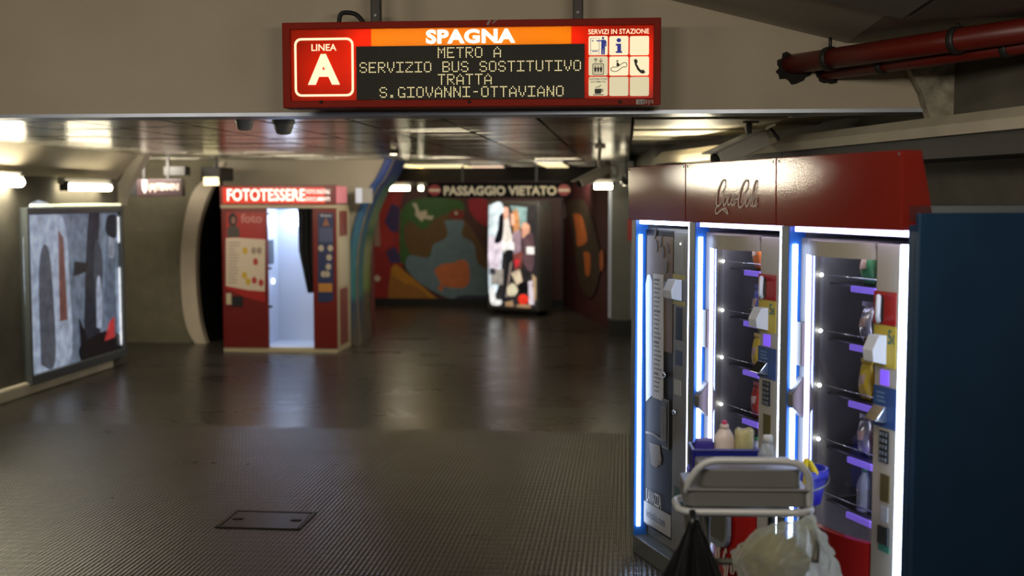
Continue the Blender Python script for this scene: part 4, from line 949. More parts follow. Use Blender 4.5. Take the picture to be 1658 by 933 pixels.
# header with lettering
M_hl = film('booth_red_film', (255, 56, 12), .8)
hd = MB().box(-.01, BW + .005, -.02, .10, zh0, zh1, M_bred); ho = hd.build('header_sign', M_bred, booth, bevel=.006)
fm_ = MB().box(.03, BW - .13, -.028, -.024, zh0 + .018, zh1 - .028).build('lit_panel', mat('lit_header_panel', (170, 24, 6), .35, emit=.62, ecol=(226, 48, 10)), ho)
M_hw = glow('header_letters', (255, 244, 232), 1.25)
def BR(x0, y0, x1, y1): a = bh(x0, (y0 + y1) / 2); b = bh(x1, (y0 + y1) / 2); return a[0], b[0], bh((x0 + x1) / 2, y1)[1], bh((x0 + x1) / 2, y0)[1]
t_ = MB(); text_into(t_, 'FOTOTESSERE', *BR(369, 306, 495, 325.5), -.030, None, .02); t_.build('header_lettering', M_hw, ho)
t_ = MB(); text_into(t_, 'FOTO DIGITALI', *BR(497, 307, 535, 314), -.030, None, .015); t_.build('header_small_lettering', M_hw, ho)
t_ = MB(); text_into(t_, 'DOCUMENTI', *BR(497, 319, 535, 325.5), -.030, None, .015); t_.build('header_small_lettering', M_hw, ho)
MB().box(BW + .005, BW + .012, .0, .55, zh0 + .02, zh1 - .01).build('side_film', mat('pink_film', (190, 110, 110), .4, emit=.35, ecol=(220, 130, 140)), ho)
x0, x1, z0, z1 = BR(561, 304, 588, 329); MB().box(x0, x0 + (x1 - x0) * .4, .5, .56, z0, z1, mat('white_lit_sign', (190, 198, 210), .4, emit=.35)).box(x0 + (x1 - x0) * .4, x1, .5, .56, z0, z1, mat('grey_lit_sign', (150, 148, 140), .5)).build('side_sign', None, ho)
# left poster
lpz = MB(); M_p1 = mat('poster_cream', (206, 188, 164), .3); M_p2 = mat('poster_red', (160, 36, 30), .3); y_ = -.003
def Bp(*pts): return [bh(*p) for p in pts]
lpz.poly(Bp((366, 344), (430, 344), (429, 490), (400, 482), (366, 468)), y_, M_p2)
lpz.poly(Bp((366, 386), (381, 385), (430, 388), (429, 472), (402, 470), (366, 463)), y_ - .002, M_p1)
lpz.poly([(bh(377, 355)[0] + .055 * math.cos(a), bh(377, 356)[1] + .085 * math.sin(a)) for a in [k * math.pi / 8 for k in range(16)]], y_ - .002, mat('portrait_hair', (34, 26, 22), .5)); lpz.poly([(bh(378, 355)[0] + .028 * math.cos(a), bh(377, 357)[1] + .045 * math.sin(a)) for a in [k * math.pi / 8 for k in range(16)]], y_ - .004, mat('portrait_skin', (140, 96, 80), .5))
lpz.poly(Bp((368, 370), (372, 366), (383, 366), (388, 372), (388, 384), (368, 384)), y_ - .003, mat('portrait_coat', (72, 62, 56), .5))
text_into(lpz, 'foto', *BR(390, 346, 425, 361), y_ - .004, mat('pale_pink_print', (196, 120, 110), .4), .03)
rr = random.Random(2); M_g = mat('poster_print', (150, 132, 116), .5)
for k in range(14):
    a = bh(369, 392 + k * 5); b = bh(rr.uniform(380, 389), 392 + k * 5); lpz.box(a[0], b[0], y_ - .004, y_ - .003, a[1] - .012, a[1], M_g)
for px, py, c in ((397, 406, 'y'), (396, 446, 'y'), (402, 456, 'y'), (411, 406, 'g'), (420, 406, 'g'), (414, 424, 'r'), (412, 454, 'r'), (423, 458, 'r')):
    p = bh(px, py); m = {'y': mat('icon_yellow', (196, 160, 40), .5), 'g': M_g, 'r': mat('icon_red', (170, 50, 44), .5)}[c]
    lpz.poly([(p[0] + .033 * math.cos(a), p[1] + .045 * math.sin(a)) for a in [k * math.pi / 5 for k in range(10)]], y_ - .004, m)
lpz.build('poster', M_p1, bp)
x0, x1, z0, z1 = BR(367, 475, 375, 493); x2, x3, z2, z3 = BR(376, 480, 393, 496)
MB().box(x0, x1, -.014, 0, z0, z1, M_bcream).box(x2, x3, -.01, 0, z2, z3, M_black).build('coin_slot', None, bp)
# right poster
rpz = MB(); rpz.poly(Bp((515, 345), (540, 345), (540, 486), (530, 490), (515, 489)), y_, mat('poster_navy', (30, 42, 82), .4))
rpz.poly(Bp((528, 352), (534, 366), (522, 366)), y_ - .002, mat('dull_orange', (140, 90, 60), .5)); rpz.box(*BR(517, 369, 539, 392)[:2], y_ - .002, y_, *BR(517, 369, 539, 392)[2:], mat('slate_block', (70, 78, 110), .5))
for px, py in ((520, 402), (535, 402), (533, 417), (532, 432), (524, 444), (530, 444)):
    p = bh(px, py); rpz.poly([(p[0] + .036 * math.cos(a), p[1] + .04 * math.sin(a)) for a in [k * math.pi / 5 for k in range(10)]], y_ - .002, mat('photo_beige', (172, 160, 140), .5))
q = BR(516, 459, 538, 473); rpz.box(q[0], q[1], y_ - .002, y_, q[2], q[3], mat('poster_orange', (176, 118, 40), .5))
text_into(rpz, 'foto', *BR(519, 347, 537, 351), y_ - .003, mat('poster_white', (190, 190, 190), .5), .03); rpz.build('poster', None, rp_)

# ---------------------------------------------------------------- lit poster boxes
def lit(name, rgb, s=1.0): return mat('lit_' + name, rgb, .3, emit=s, var=.35, scale=9)
# left film poster on the wall
fL = WLF.sub(0, -.06)
def lh(px, py): return fL.hit(px, py)
yA, yB = lh(199, 450)[0], lh(128, 450)[0] - 1.1
yA, yB = max(yA, yB), min(yA, yB)
zb0 = fL.hit(198, 578)[1]; zb1 = fL.hit(198, 334)[1]; L_ = yA - yB
PB = Fr(fL.w(yB, 0, zb0), fL.a)
o = thing('lightbox_poster', 'large lit film poster with blue grey figures on the left wall', 'lightbox', PB, 'lit poster boxes')
hh = zb1 - zb0
mb = MB(); ring(mb, [(0, 0), (L_, 0), (L_, hh), (0, hh)], [(.04, .09), (L_ - .05, .09), (L_ - .05, hh - .07), (.04, hh - .07)], -.02, None, .12); mb.box(0, L_, .03, .10, 0, hh)
mb.build('frame', mat('lightbox_grey', (92, 98, 100), .4, .2), o, bevel=.006)
ps = MB(); W_, H_ = L_ - .09, hh - .16
def pp(*pts): return [(.04 + u * W_, .09 + v * H_) for u, v in pts]
lay = [0.028]
def add(pts, m, s=1):
    q = pp(*pts); q = sm2(q + [q[0]], 5)[:-1] if len(pts) > 4 else q
    lay[0] -= .0012; ps.poly(q, lay[0], m, .001)
add([(0, 0), (1, 0), (1, 1), (0, 1)], lit('blue_grey', (124, 140, 164), 0.34))
add([(.0, .0), (.4, .0), (.42, .6), (.35, 1), (0, 1)], lit('pale_sky', (176, 190, 214), 0.46))
add([(.55, 0), (.75, 0), (.72, .5), (.78, 1), (.66, 1), (.6, .6)], lit('slate', (44, 50, 60), 0.37))
add([(.52, .0), (1, 0), (1, .1), (.8, .16), (.52, .1)], lit('dark_ground', (26, 24, 26), 0.37))
add([(.70, .30), (.76, .42), (.80, .62), (.77, .78), (.72, .80), (.69, .6)], lit('grey_figure', (70, 78, 92), 0.37)); add([(.71, .2), (.765, .2), (.78, .36), (.76, .55), (.72, .5)], lit('shirt_blue', (168, 180, 206), 0.46))
add([(.84, .1), (.95, .14), (.94, .5), (.97, .72), (.92, .86), (.85, .8), (.82, .5)], lit('tall_figure', (98, 112, 134), 0.37)); add([(.87, .68), (.94, .68), (.945, .83), (.91, .88), (.87, .83)], lit('face_grey', (142, 152, 172), 0.37))
add([(.86, .84), (.97, .82), (.985, .97), (.88, .98), (.84, .9)], lit('dark_hair', (40, 44, 52), 0.37)); add([(.46, .58), (.6, .6), (.62, .66), (.47, .68)], lit('dark_hand', (30, 32, 36), 0.37))
add([(.79, .09), (.92, .10), (.92, .25), (.86, .22)], lit('poppy', (196, 64, 66), 0.43)); add([(.3, .3), (.38, .3), (.36, .84), (.31, .9)], lit('rust', (128, 84, 74), 0.37))
add([(.52, .0), (.60, .0), (.57, .18), (.50, .3)], lit('dark_figure', (24, 24, 28), 0.31)); add([(.1, .05), (.24, .05), (.22, .7), (.15, .8), (.1, .6)], lit('grey_figure2', (96, 100, 112), 0.34))
add([(.985, .03), (1.0, .03), (1, .6), (.985, .6)], lit('white_edge', (236, 244, 255), 1.40)); add([(.985, .78), (1, .78), (1, .97), (.985, .97)], lit('white_edge', (236, 244, 255), 1.40))
ps.build('poster', None, o)
MB().tube([(.05, -.03, hh + .02), (L_ - .1, -.03, hh + .02)], .012, None, 8).build('top_glint', glow('top_glint', (240, 240, 196), 1.6), o)  # glowing line for the reflection along the box's top edge

# central fashion poster box
KP = 19.6
pc = at(871, 503, 19.3); pc.z = 0
pl_ = at(789, 500, 19.75)
ang = math.atan2(pc.y - pl_.y, pc.x - pl_.x)
zb = at(871, 505, 19.3).z; zt2 = at(871, 326, 19.3).z
w = math.hypot(pc.x - pl_.x, pc.y - pl_.y)
f = Fr((pl_.x, pl_.y, 0), ang); o = thing('lightbox_poster', 'glowing fashion poster in a rounded grey box at the end of the passage', 'lightbox', f, 'lit poster boxes')
fr2 = MB(); z0, z1 = max(.03, zb), zt2
sidep = [(w + .12 * 0, 0), (w + .04, .05), (w + .05, .5), (0, .5), (0, 0)]
fr2.prism([(0, 0), (w, 0), (w + .02, .03), (w + .04, .12), (w + .04, .42), (w, .5), (0, .5)], 2, z0, z1 - .06, None); fr2.prism([(0, .02), (w, .02), (w + .01, .05), (w + .02, .14), (w + .02, .38), (w - .02, .46), (0, .46)], 2, z1 - .06, z1)
fr2.build('housing', mat('lightbox_charcoal', (68, 68, 64), .4, .1), o, bevel=.012)
MB().box(.06, w - .06, .08, .42, 0, z0 + .01).build('foot', M_black, o)
ps = MB(); bx0, bx1, bz0_, bz1_ = .035, w - .02, z0 + .05, z1 - .07; lay = [-.002]
def pp(*pts): return [(bx0 + u * (bx1 - bx0), bz0_ + (1 - v) * (bz1_ - bz0_)) for u, v in pts]
def add(pts, nm, c, s=.8):
    q = pp(*pts); q = sm2(q + [q[0]], 5)[:-1] if len(pts) > 4 else q
    lay[0] -= .0012; ps.poly(q, lay[0], lit(nm, c, s), .001)
add([(0, 0), (1, 0), (1, 1), (0, 1)], 'poster_dark', (44, 42, 44), .7)
add([(0, 0), (.3, 0), (.28, .5), (.2, .8), (0, .86)], 'poster_light', (190, 206, 216), 1.0); add([(.45, .0), (.8, .02), (.78, .25), (.6, .2)], 'poster_teal', (120, 150, 150), .8)
add([(0, .3), (.28, .34), (.26, .5), (.22, .62), (0, .62)], 'poster_lilac', (206, 196, 210), 1.0)
add([(.04, .64), (.3, .62), (.3, .78), (.06, .78)], 'poster_grey', (150, 144, 138), .8); add([(.02, .62), (.14, .62), (.14, .68), (.02, .68)], 'poster_slate', (60, 62, 70), .7)
add([(.3, .10), (.4, .08), (.45, .22), (.52, .36), (.5, .45), (.3, .45), (.3, .25)], 'white_blouse', (208, 204, 198), 1.0); add([(.22, .10), (.32, .08), (.30, .3), (.24, .36), (.12, .36), (.2, .22)], 'black_jacket', (22, 24, 30), .6)
add([(.32, .02), (.4, .02), (.42, .1), (.35, .14), (.31, .09)], 'skin', (206, 160, 140), .9); add([(.5, .06), (.6, .04), (.66, .2), (.64, .3), (.54, .3)], 'hair_gold', (180, 128, 84), .8); add([(.46, .08), (.54, .08), (.54, .18), (.48, .2)], 'skin', (206, 160, 140), .9)
add([(.5, .28), (.66, .24), (.68, .44), (.66, .56), (.52, .5)], 'plaid', (150, 128, 142), .8); add([(.3, .36), (.54, .36), (.54, .44), (.32, .44)], 'bag_white', (226, 224, 228), 1.0)
add([(.34, .44), (.52, .44), (.50, .58), (.42, .88), (.3, .92), (.38, .62)], 'trousers', (28, 32, 36), .6); add([(.46, .56), (.5, .54), (.4, .9), (.36, .9)], 'trouser_stripe', (150, 130, 124), .8)
add([(.52, .48), (.72, .44), (.7, .6), (.56, .66)], 'brown_skirt', (120, 64, 58), .7); add([(.54, .53), (.66, .52), (.62, .6), (.57, .6)], 'poster_red_bag', (190, 40, 54), .9)
add([(.7, .2), (.76, .16), (.86, .2), (.84, .3), (.72, .32)], 'skin2', (200, 150, 126), .9); add([(.72, .32), (.92, .26), (.96, .5), (.9, .64), (.74, .56)], 'plum_coat', (92, 70, 76), .7); add([(.8, .4), (.96, .4), (.96, .47), (.8, .47)], 'glove_white', (222, 220, 216), 1.0)
add([(.48, .66), (.66, .62), (.72, .74), (.6, .78)], 'tile_cream', (196, 180, 156), .85); add([(.40, .8), (.52, .76), (.62, .82), (.56, .88), (.42, .88)], 'tile_cream2', (204, 196, 168), .85); add([(.64, .76), (.78, .74), (.84, .82), (.72, .86), (.64, .84)], 'tile_black', (18, 18, 20), .6)
add([(.84, .74), (.96, .72), (.96, .96), (.86, .96)], 'boot_white', (214, 204, 216), .95); add([(.92, .66), (1, .7), (1, .92), (.95, .92)], 'arm_tan', (178, 150, 120), .8)
c_ = [(.74 + .11 * math.cos(a), .915 + .05 * math.sin(a)) for a in [k * math.pi / 7 for k in range(14)]]; add(c_, 'red_ball', (220, 54, 36), 1.0)
add([(.04, .82), (.14, .8), (.16, .92), (.28, .93), (.26, .98), (.06, .97)], 'shoe_white', (224, 226, 228), 1.0); add([(.36, .95), (.52, .93), (.54, .99), (.38, .99)], 'shoe_tan', (160, 128, 96), .8); add([(.6, .965), (.9, .96), (.9, .995), (.6, .995)], 'shoe_tan', (160, 128, 96), .8)
ps.build('poster', None, o)

# ---------------------------------------------------------------- painted mural at the end of the passage
def mp(*pts): return [MF.hit(580 + x * 220 / 977, 300 + y * 210 / 933, -.01) for x, y in pts]
mu = MB(); lay = [0.0]
def addm(pts, nm, c, smo=True):
    lay[0] -= .0008; q = mp(*pts); q = sm2(q + [q[0]], 4)[:-1] if smo else q; mu.poly(q, lay[0], mat('mural_' + nm, c, .55, var=.12, scale=8), .0007)
addm([(78, -40), (1460, -40), (1460, 860), (78, 860)], 'ground', (70, 34, 30), False)
addm([(92, -30), (330, -40), (300, 200), (330, 520), (220, 855), (92, 850)], 'deep_red', (140, 30, 30))
addm([(160, 120), (270, 70), (290, 200), (230, 260), (260, 420), (150, 480), (140, 240)], 'scarlet', (158, 40, 30), False)
addm([(190, 260), (240, 130), (300, 160), (290, 340), (230, 330)], 'violet', (54, 40, 88), False); addm([(200, 480), (260, 440), (340, 560), (230, 560)], 'violet', (54, 40, 88), False)
addm([(85, 230), (150, 215), (160, 440), (80, 440)], 'beige', (150, 122, 108), False)
addm([(300, 200), (380, 110), (560, 90), (760, 130), (700, 300), (560, 380), (520, 520), (400, 500), (340, 560), (300, 520)], 'green', (50, 92, 34))
addm([(330, 300), (380, 260), (470, 320), (560, 240), (700, 200), (790, 280), (880, 420), (930, 560), (880, 600), (700, 420), (560, 440), (480, 540), (400, 520), (340, 420)], 'brown', (96, 70, 30))
addm([(620, 255), (755, 255), (745, 360), (830, 420), (860, 560), (930, 620), (940, 790), (760, 830), (620, 800), (440, 700), (345, 590), (370, 505), (510, 520), (540, 430), (640, 370)], 'slate_blue', (98, 124, 136))
addm([(545, 610), (600, 570), (700, 555), (720, 540), (790, 560), (785, 725), (620, 730), (590, 700)], 'orange', (196, 108, 58)); addm([(570, 735), (600, 715), (612, 750), (590, 762)], 'orange', (196, 108, 58))
addm([(240, 590), (270, 565), (420, 690), (620, 860), (215, 860)], 'ochre', (176, 122, 30), False)
addm([(215, 860), (235, 655), (330, 700), (440, 740), (520, 860)], 'ochre_dark', (150, 100, 34))
addm([(690, 835), (730, 795), (960, 800), (960, 860), (680, 860)], 'navy', (44, 48, 84))
addm([(385, 130), (420, 130), (440, 190), (490, 180), (500, 220), (545, 220), (530, 250), (470, 240), (460, 265), (410, 215), (415, 180)], 'off_white', (196, 186, 162), False)
addm([(650, 200), (700, 175), (760, 190), (745, 245), (680, 245)], 'dark_red', (120, 34, 26)); addm([(690, 200), (705, 185), (718, 205), (705, 215)], 'off_white', (196, 186, 162), False)
addm([(790, 100), (930, 110), (940, 290), (860, 260), (800, 180)], 'crimson', (148, 22, 36)); addm([(105, 670), (140, 645), (165, 670), (140, 695)], 'off_white', (196, 186, 162), False)
mo = mu.build('mural', None, None, loc=MF.w(0, -.01, 0), rz=A5); tag(mo, 'painted mural of a slate blue figure and green shape on the far wall', 'mural')
# orange figure on the right side wall
dv = Vector((cr.x - cl.x, cr.y - cl.y, 0)); RF = Fr((cl.x, cl.y, 0), math.atan2(dv.y, dv.x))
mu = MB(); lay = [-.02]
def addr(pts, nm, c): lay[0] -= .0008; mu.poly(sm2([RF.hit(890 + x * 150 / 437, 240 + y * 320 / 933, -.02) for x, y in pts + [pts[0]]], 4)[:-1], lay[0], mat('mural_' + nm, c, .55, var=.2, scale=8), .0007)
addr([(70, 260), (150, 240), (200, 330), (240, 540), (200, 700), (140, 640), (110, 420)], 'umber', (58, 48, 34)); addr([(110, 310), (150, 320), (175, 420), (165, 450), (130, 460), (125, 400)], 'burnt_orange', (170, 92, 40)); addr([(160, 490), (190, 500), (190, 590), (172, 600), (165, 540)], 'burnt_orange', (170, 92, 40))
addr([(35, 260), (65, 255), (80, 320), (50, 330)], 'pale_grey', (128, 112, 110)); addr([(235, 500), (250, 480), (255, 560), (240, 580)], 'burnt_orange', (170, 92, 40))
mo = mu.build('mural', None, None, loc=RF.o, rz=RF.a); tag(mo, 'dark mural with a burnt orange figure left of the grey column', 'mural')

# ---------------------------------------------------------------- grey column with bright metal corners on the right
p0 = at(985, 545, 16.6); f = Fr((p0.x, p0.y, 0), R(-8)); o = thing('column', 'grey square column with shiny metal corner strips right of the passage', 'column', f)
MB().box(.02, .33, .0, .33, 0, ZC + .02).build('shaft', mat('column_grey', (84, 84, 76), .5, var=.1), o, bevel=.004)
for x in (.0, .32): MB().box(x - .005, x + .035, -.012, .02, .25, 2.02).build('corner_strip', M_alu, o)
MB().box(.0, .35, -.015, .35, 0, .22).build('plinth', M_black, o)
q = RF  # red notice behind
f = f.sub(.29, -.032, at(1018, 372, 16.6).z); x = MB().box(-.03, .03, 0, .02, -.15, .16, mat('red_notice', (150, 34, 28), .5)); no = x.build('notice', None, None, loc=f.o, rz=f.a); tag(no, 'narrow red notice on the right edge of the grey column', 'notice')

# ---------------------------------------------------------------- floor hatch
a, b, c, d = fl(352, 858), fl(494, 858), fl(508, 828), fl(372, 830)
f = Fr((a + c) / 2, A5); f.o.z = 0; h = thing('floor_hatch', 'rectangular metal edged access hatch set in the ribbed floor', 'hatch', f)
wx = (b - a).length / 2; wy = CF.loc(d).y - CF.loc(a).y; wy /= 2
M_hatch = mat('hatch_rubber', (34, 31, 28), .38, var=.3, scale=6, bump=.15, bscale=12)
MB().box(-wx + .025, wx - .025, -wy + .025, wy - .025, -.02, .004).build('lid', M_hatch, h, bevel=.002)
mb = MB()
for x0, x1, y0, y1 in ((-wx, wx, -wy, -wy + .02), (-wx, wx, wy - .02, wy), (-wx, -wx + .02, -wy, wy), (wx - .02, wx, -wy, wy)): mb.box(x0, x1, y0, y1, -.02, .007)
mb.build('rim', mat('hatch_rim', (44, 42, 38), .4, .4), h, bevel=.001)
for s in (-1, 1): MB().box(s * wx * .7 - .03, s * wx * .7 + .03, -.012, .012, .004, .008).build('lift_slot', M_black, h)
# ---------------------------------------------------------------- cleaning cart in front of the machines
DC = 3.9
def cz(py, D=DC): return at(1215, py, D).z
def cx(px, D=DC): return (px - W / 2) / F * D
xc = cx(1218); CFm = Fr((xc, DC, 0), R(-2))
cart = thing('cleaning_cart', 'grey plastic cleaning cart with tube handle parked in front of the machines', 'cleaning cart', CFm)
X = lambda px, D=DC: cx(px, D) - xc
M_cgrey = mat('cart_grey_plastic', (106, 106, 104), .4, var=.05); M_ctube = mat('cart_tube', (182, 184, 186), .35, .1); M_cdark = mat('cart_dark', (70, 68, 62), .45)
z0, zm, z1 = cz(822), cz(792), cz(762)
tr = MB().prism([(p[0], p[1]) for p in rrect(X(1116), X(1317), 0, .24, .03)], 2, z0, zm).prism(rrect(X(1141), X(1306), .015, .22, .025), 2, zm, z1)
tr.box(X(1116), X(1317), -.006, .004, zm - .008, zm)
tr.build('console', M_cgrey, cart, bevel=.006)
mb = MB(); q = rrect(X(1104), X(1322), -.025, .16, .05, 6); q = q + [q[0]]
mb.tube([(a, b, cz(827)) for a, b in q], .0125, None, 10, cap=False); mb.build('bumper_ring', M_ctube, cart)
hp = smooth_path([(X(1118), .02, cz(800)), (X(1121), .01, cz(782)), (X(1138), .0, cz(757)), (X(1158), 0, cz(747.5)), (X(1200), 0, cz(746)), (X(1285), 0, cz(748)), (X(1308), 0, cz(760)), (X(1317), .005, cz(780)), (X(1319), .02, cz(822))], 6)
MB().tube(hp, .0125, None, 12).build('handle', M_ctube, cart)
tz = cz(782)                                             # rear tray behind the console
MB().box(X(1136), X(1308), .24, .36, tz - .10, tz - .09).build('rear_tray', M_cgrey, cart)
sh = cz(812, 4.42)
lg = []
for px, yy_ in ((1122, .04), (1312, .04), (1190, .62), (1312, .62)):
    top = cz(826) if yy_ < .1 else sh - .01
    MB().tube([(X(px), yy_, .14), (X(px), yy_, top)], .014, None, 10).build('leg', M_cdark, cart)
MB().box(X(1140), X(1330), .37, .66, sh - .02, sh).build('shelf', M_cgrey, cart, bevel=.006)
MB().box(X(1112), X(1324), .02, .66, .12, .16).build('base', M_cgrey, cart, bevel=.01)
MB().tube([(X(1128), -.04, cz(910, DC - .04)), (X(1312), -.04, cz(910, DC - .04))], .011, None, 10).tube([(X(1122), .03, cz(910)), (X(1128), -.04, cz(910, DC - .04))], .011, None, 8).tube([(X(1312), .03, cz(910)), (X(1312), -.04, cz(910, DC - .04))], .011, None, 8).build('bag_rail', M_cdark, cart)
hk = smooth_path([(X(1313), .0, cz(828)), (X(1314), -.07, cz(842)), (X(1313), -.15, cz(862)), (X(1308), -.185, cz(882))]); MB().tube(hk, .012, None, 8).build('bag_hook', M_cdark, cart)
hk = smooth_path([(X(1119), .0, cz(828)), (X(1123), -.03, cz(842)), (X(1128), -.05, cz(862))]); MB().tube(hk, .012, None, 8).build('bag_hook', M_cdark, cart)
for px in (1130, 1306):
    for y in (.08, .6):
        w_ = MB().tube([(X(px) - .015, y, .06), (X(px) + .015, y, .06)], .06, M_black, 16).box(X(px) - .022, X(px) + .022, y - .02, y + .02, .10, .125, M_steel).box(X(px) - .022, X(px) - .018, y - .015, y + .015, .05, .11, M_steel).box(X(px) + .018, X(px) + .022, y - .015, y + .015, .05, .11, M_steel)
        w_.build('wheel', None, cart)
# buckets on the shelf behind
M_bk = mat('bucket_blue', (34, 40, 170), .35)
def bucket(px0, px1, D, rim_y, label):
    x0, x1 = X(px0, D), X(px1, D); c = (x0 + x1) / 2; r = (x1 - x0) / 2; zr = cz(rim_y, D); y = D - DC
    f = CFm.sub(c, y, sh + .001); o = thing('bucket', label, 'bucket', f, 'blue buckets on the cart'); hgt = zr - sh
    MB().lathe([(r * .78, 0), (r * .93, hgt - .04), (r * .93, hgt - .035), (r, hgt - .035), (r, hgt), (r * .94, hgt), (r * .90, hgt - .03), (r * .74, .01), (0, .01)], m=None, seg=28, sy=.8).build('body', M_bk, o)
    h = smooth_path([(-r * 1.0, 0, hgt - .02), (-r * .8, -r * .6, hgt - .05), (0, -r * .86, hgt - .07), (r * .8, -r * .6, hgt - .05), (r * 1.0, 0, hgt - .02)]); MB().tube(h, .004, None, 6).build('handle', M_steel, o)
bucket(1107, 1222, 4.42, 758, 'blue bucket at the left of the cart, behind the caddy')
bucket(1232, 1339, 4.42, 756, 'blue bucket at the right rear of the cart with a yellow cloth over it')
# blue caddy and what is in it
Dy = 4.20
cb = CFm.sub(0, Dy - DC, 0); zt3 = cz(722, Dy); zb3 = tz - .089; x0, x1 = X(1119, Dy), X(1222, Dy)
f = CFm.sub((x0 + x1) / 2, Dy - DC, zb3); o = thing('caddy', 'dark blue plastic caddy on the cart holding cleaning bottles', 'caddy', f)
hw_ = (x1 - x0) / 2; hz = zt3 - zb3
mb = MB().box(-hw_ + .008, hw_ - .008, -.052, .052, 0, .006).box(-hw_, hw_, -.058, -.053, 0, hz).box(-hw_, hw_, .053, .058, 0, hz).box(-hw_, -hw_ + .005, -.053, .053, 0, hz).box(hw_ - .005, hw_, -.053, .053, 0, hz)
mb.build('tub', mat('caddy_blue', (24, 32, 128), .3), o, bevel=.003)
mb = MB(); ring(mb, [(-hw_ - .006, 0), (hw_ + .006, 0), (hw_ + .006, .012), (-hw_ - .006, .012)], [(-hw_ + .0, .002), (hw_ - .0, .002), (hw_ - .0, .010), (-hw_ + .0, .010)], 0)
rim = MB().box(-hw_ - .006, hw_ + .006, -.064, -.056, hz - .008, hz).box(-hw_ - .006, hw_ + .006, .056, .064, hz - .008, hz).box(-hw_ - .006, -hw_ + .002, -.06, .06, hz - .008, hz).box(hw_ - .002, hw_ + .006, -.06, .06, hz - .008, hz); rim.build('rim', mat('caddy_rim', (52, 60, 150), .3), o, bevel=.002)
def on_caddy(px): return CFm.sub(X(px, Dy), Dy - DC, zb3 + .007)
# white bottle with pink cap
f = on_caddy(1172); o = thing('detergent_bottle', 'white detergent bottle with pink cap standing in the blue caddy', 'bottle', f); zz = lambda py: cz(py, Dy) - f.o.z; r = 17.0 / F * Dy
MB().lathe([(r * .95, 0), (r, .01), (r, zz(712)), (r * .92, zz(706)), (r * .62, zz(698)), (r * .42, zz(694)), (r * .40, zz(690))], m=None, seg=20, sy=.75).build('body', mat('white_plastic', (208, 194, 190), .35), o)
MB().lathe([(r * .42, zz(694)), (r * .42, zz(688)), (r * .3, zz(687))], m=None).build('neck', mat('white_plastic', (208, 194, 190), .35), o)
MB().lathe([(r * .26, zz(688)), (r * .24, zz(682)), (r * .1, zz(681)), (0, zz(681))], m=None).build('cap', mat('pink_cap', (196, 44, 96), .35), o)
# wrapped paper roll
f = on_caddy(1205); o = thing('paper_roll', 'paper roll in a wrinkled greenish wrapper standing in the blue caddy', 'paper roll', f); zz = lambda py: cz(py, Dy) - f.o.z; r = 15.3 / F * Dy
mb = MB(); rn = random.Random(5)
def rf(u, v):
    a = 2 * math.pi * u; k = 1 + .05 * math.sin(5 * a + 9 * v) + .03 * math.sin(11 * a - 14 * v)
    h = zz(698) ; 
    if v < .75: return (r * k * math.cos(a), r * k * math.sin(a), h * v / .75)
    t = (v - .75) / .25; return (r * k * math.cos(a) * (1 - .55 * t), r * k * math.sin(a) * (1 - .55 * t), h + .008 * math.sin(math.pi * t) * (1 + .5 * math.sin(3 * a)))
mb.grid(rf, 32, 16); mb.build('wrapper', mat('roll_wrapper', (176, 170, 126), .4, var=.25, scale=20), o)
MB().lathe([(r * .93, .001), (r * .93, zz(702)), (r * .3, zz(701)), (r * .3, zz(712))], m=None).build('paper', mat('roll_paper', (206, 158, 96), .7), o)
f = on_caddy(1140); o = thing('sponge', 'small violet sponge at the left end of the blue caddy', 'sponge', f); zz = lambda py: cz(py, Dy) - f.o.z
MB().box(-.035, .03, -.03, .02, 0, zz(713)).build('sponge_body', mat('violet_sponge', (52, 44, 150), .7, bump=.4), o, bevel=.008)
MB().box(-.03, .026, -.026, .016, zz(713), zz(711)).build('scouring_pad', mat('lilac_pad', (120, 116, 190), .8), o)
# clear bottle
f = CFm.sub(X(1243, 4.2), .30, tz - .089); o = thing('clear_bottle', 'crumpled clear plastic bottle standing right of the blue caddy', 'bottle', f); zz = lambda py: cz(py, 4.2) - f.o.z; r = 17.5 / F * 4.2
mb = MB(); pr = [(.9, 0), (1, .04), (1, .35), (.94, .5), (.8, .64), (.58, .78), (.44, .86), (.42, .90)]; ht = zz(706)
def bf(u, v):
    a = 2 * math.pi * u; k = v * (len(pr) - 1); i = min(int(k), len(pr) - 2); t = k - i; rr_ = pr[i][0] * (1 - t) + pr[i + 1][0] * t; z_ = pr[i][1] * (1 - t) + pr[i + 1][1] * t
    q = 1 + (.07 * math.sin(4 * a + 10 * v) + .04 * math.sin(9 * a - 13 * v)) * (1 if .1 < v < .85 else 0); return (r * rr_ * q * math.cos(a), r * rr_ * q * math.sin(a), z_ * ht)
mb.grid(bf, 36, 24); M_cb = mat('clear_pet', (196, 206, 216), .15); M_cb.node_tree.nodes['Principled BSDF'].inputs['Alpha'].default_value = .45
mb.build('body', M_cb, o); MB().lathe([(r * .46, ht * .885), (r * .46, ht), (r * .4, ht + .003), (0, ht + .003)], m=None, seg=20).build('cap', mat('white_cap', (200, 204, 204), .4), o)
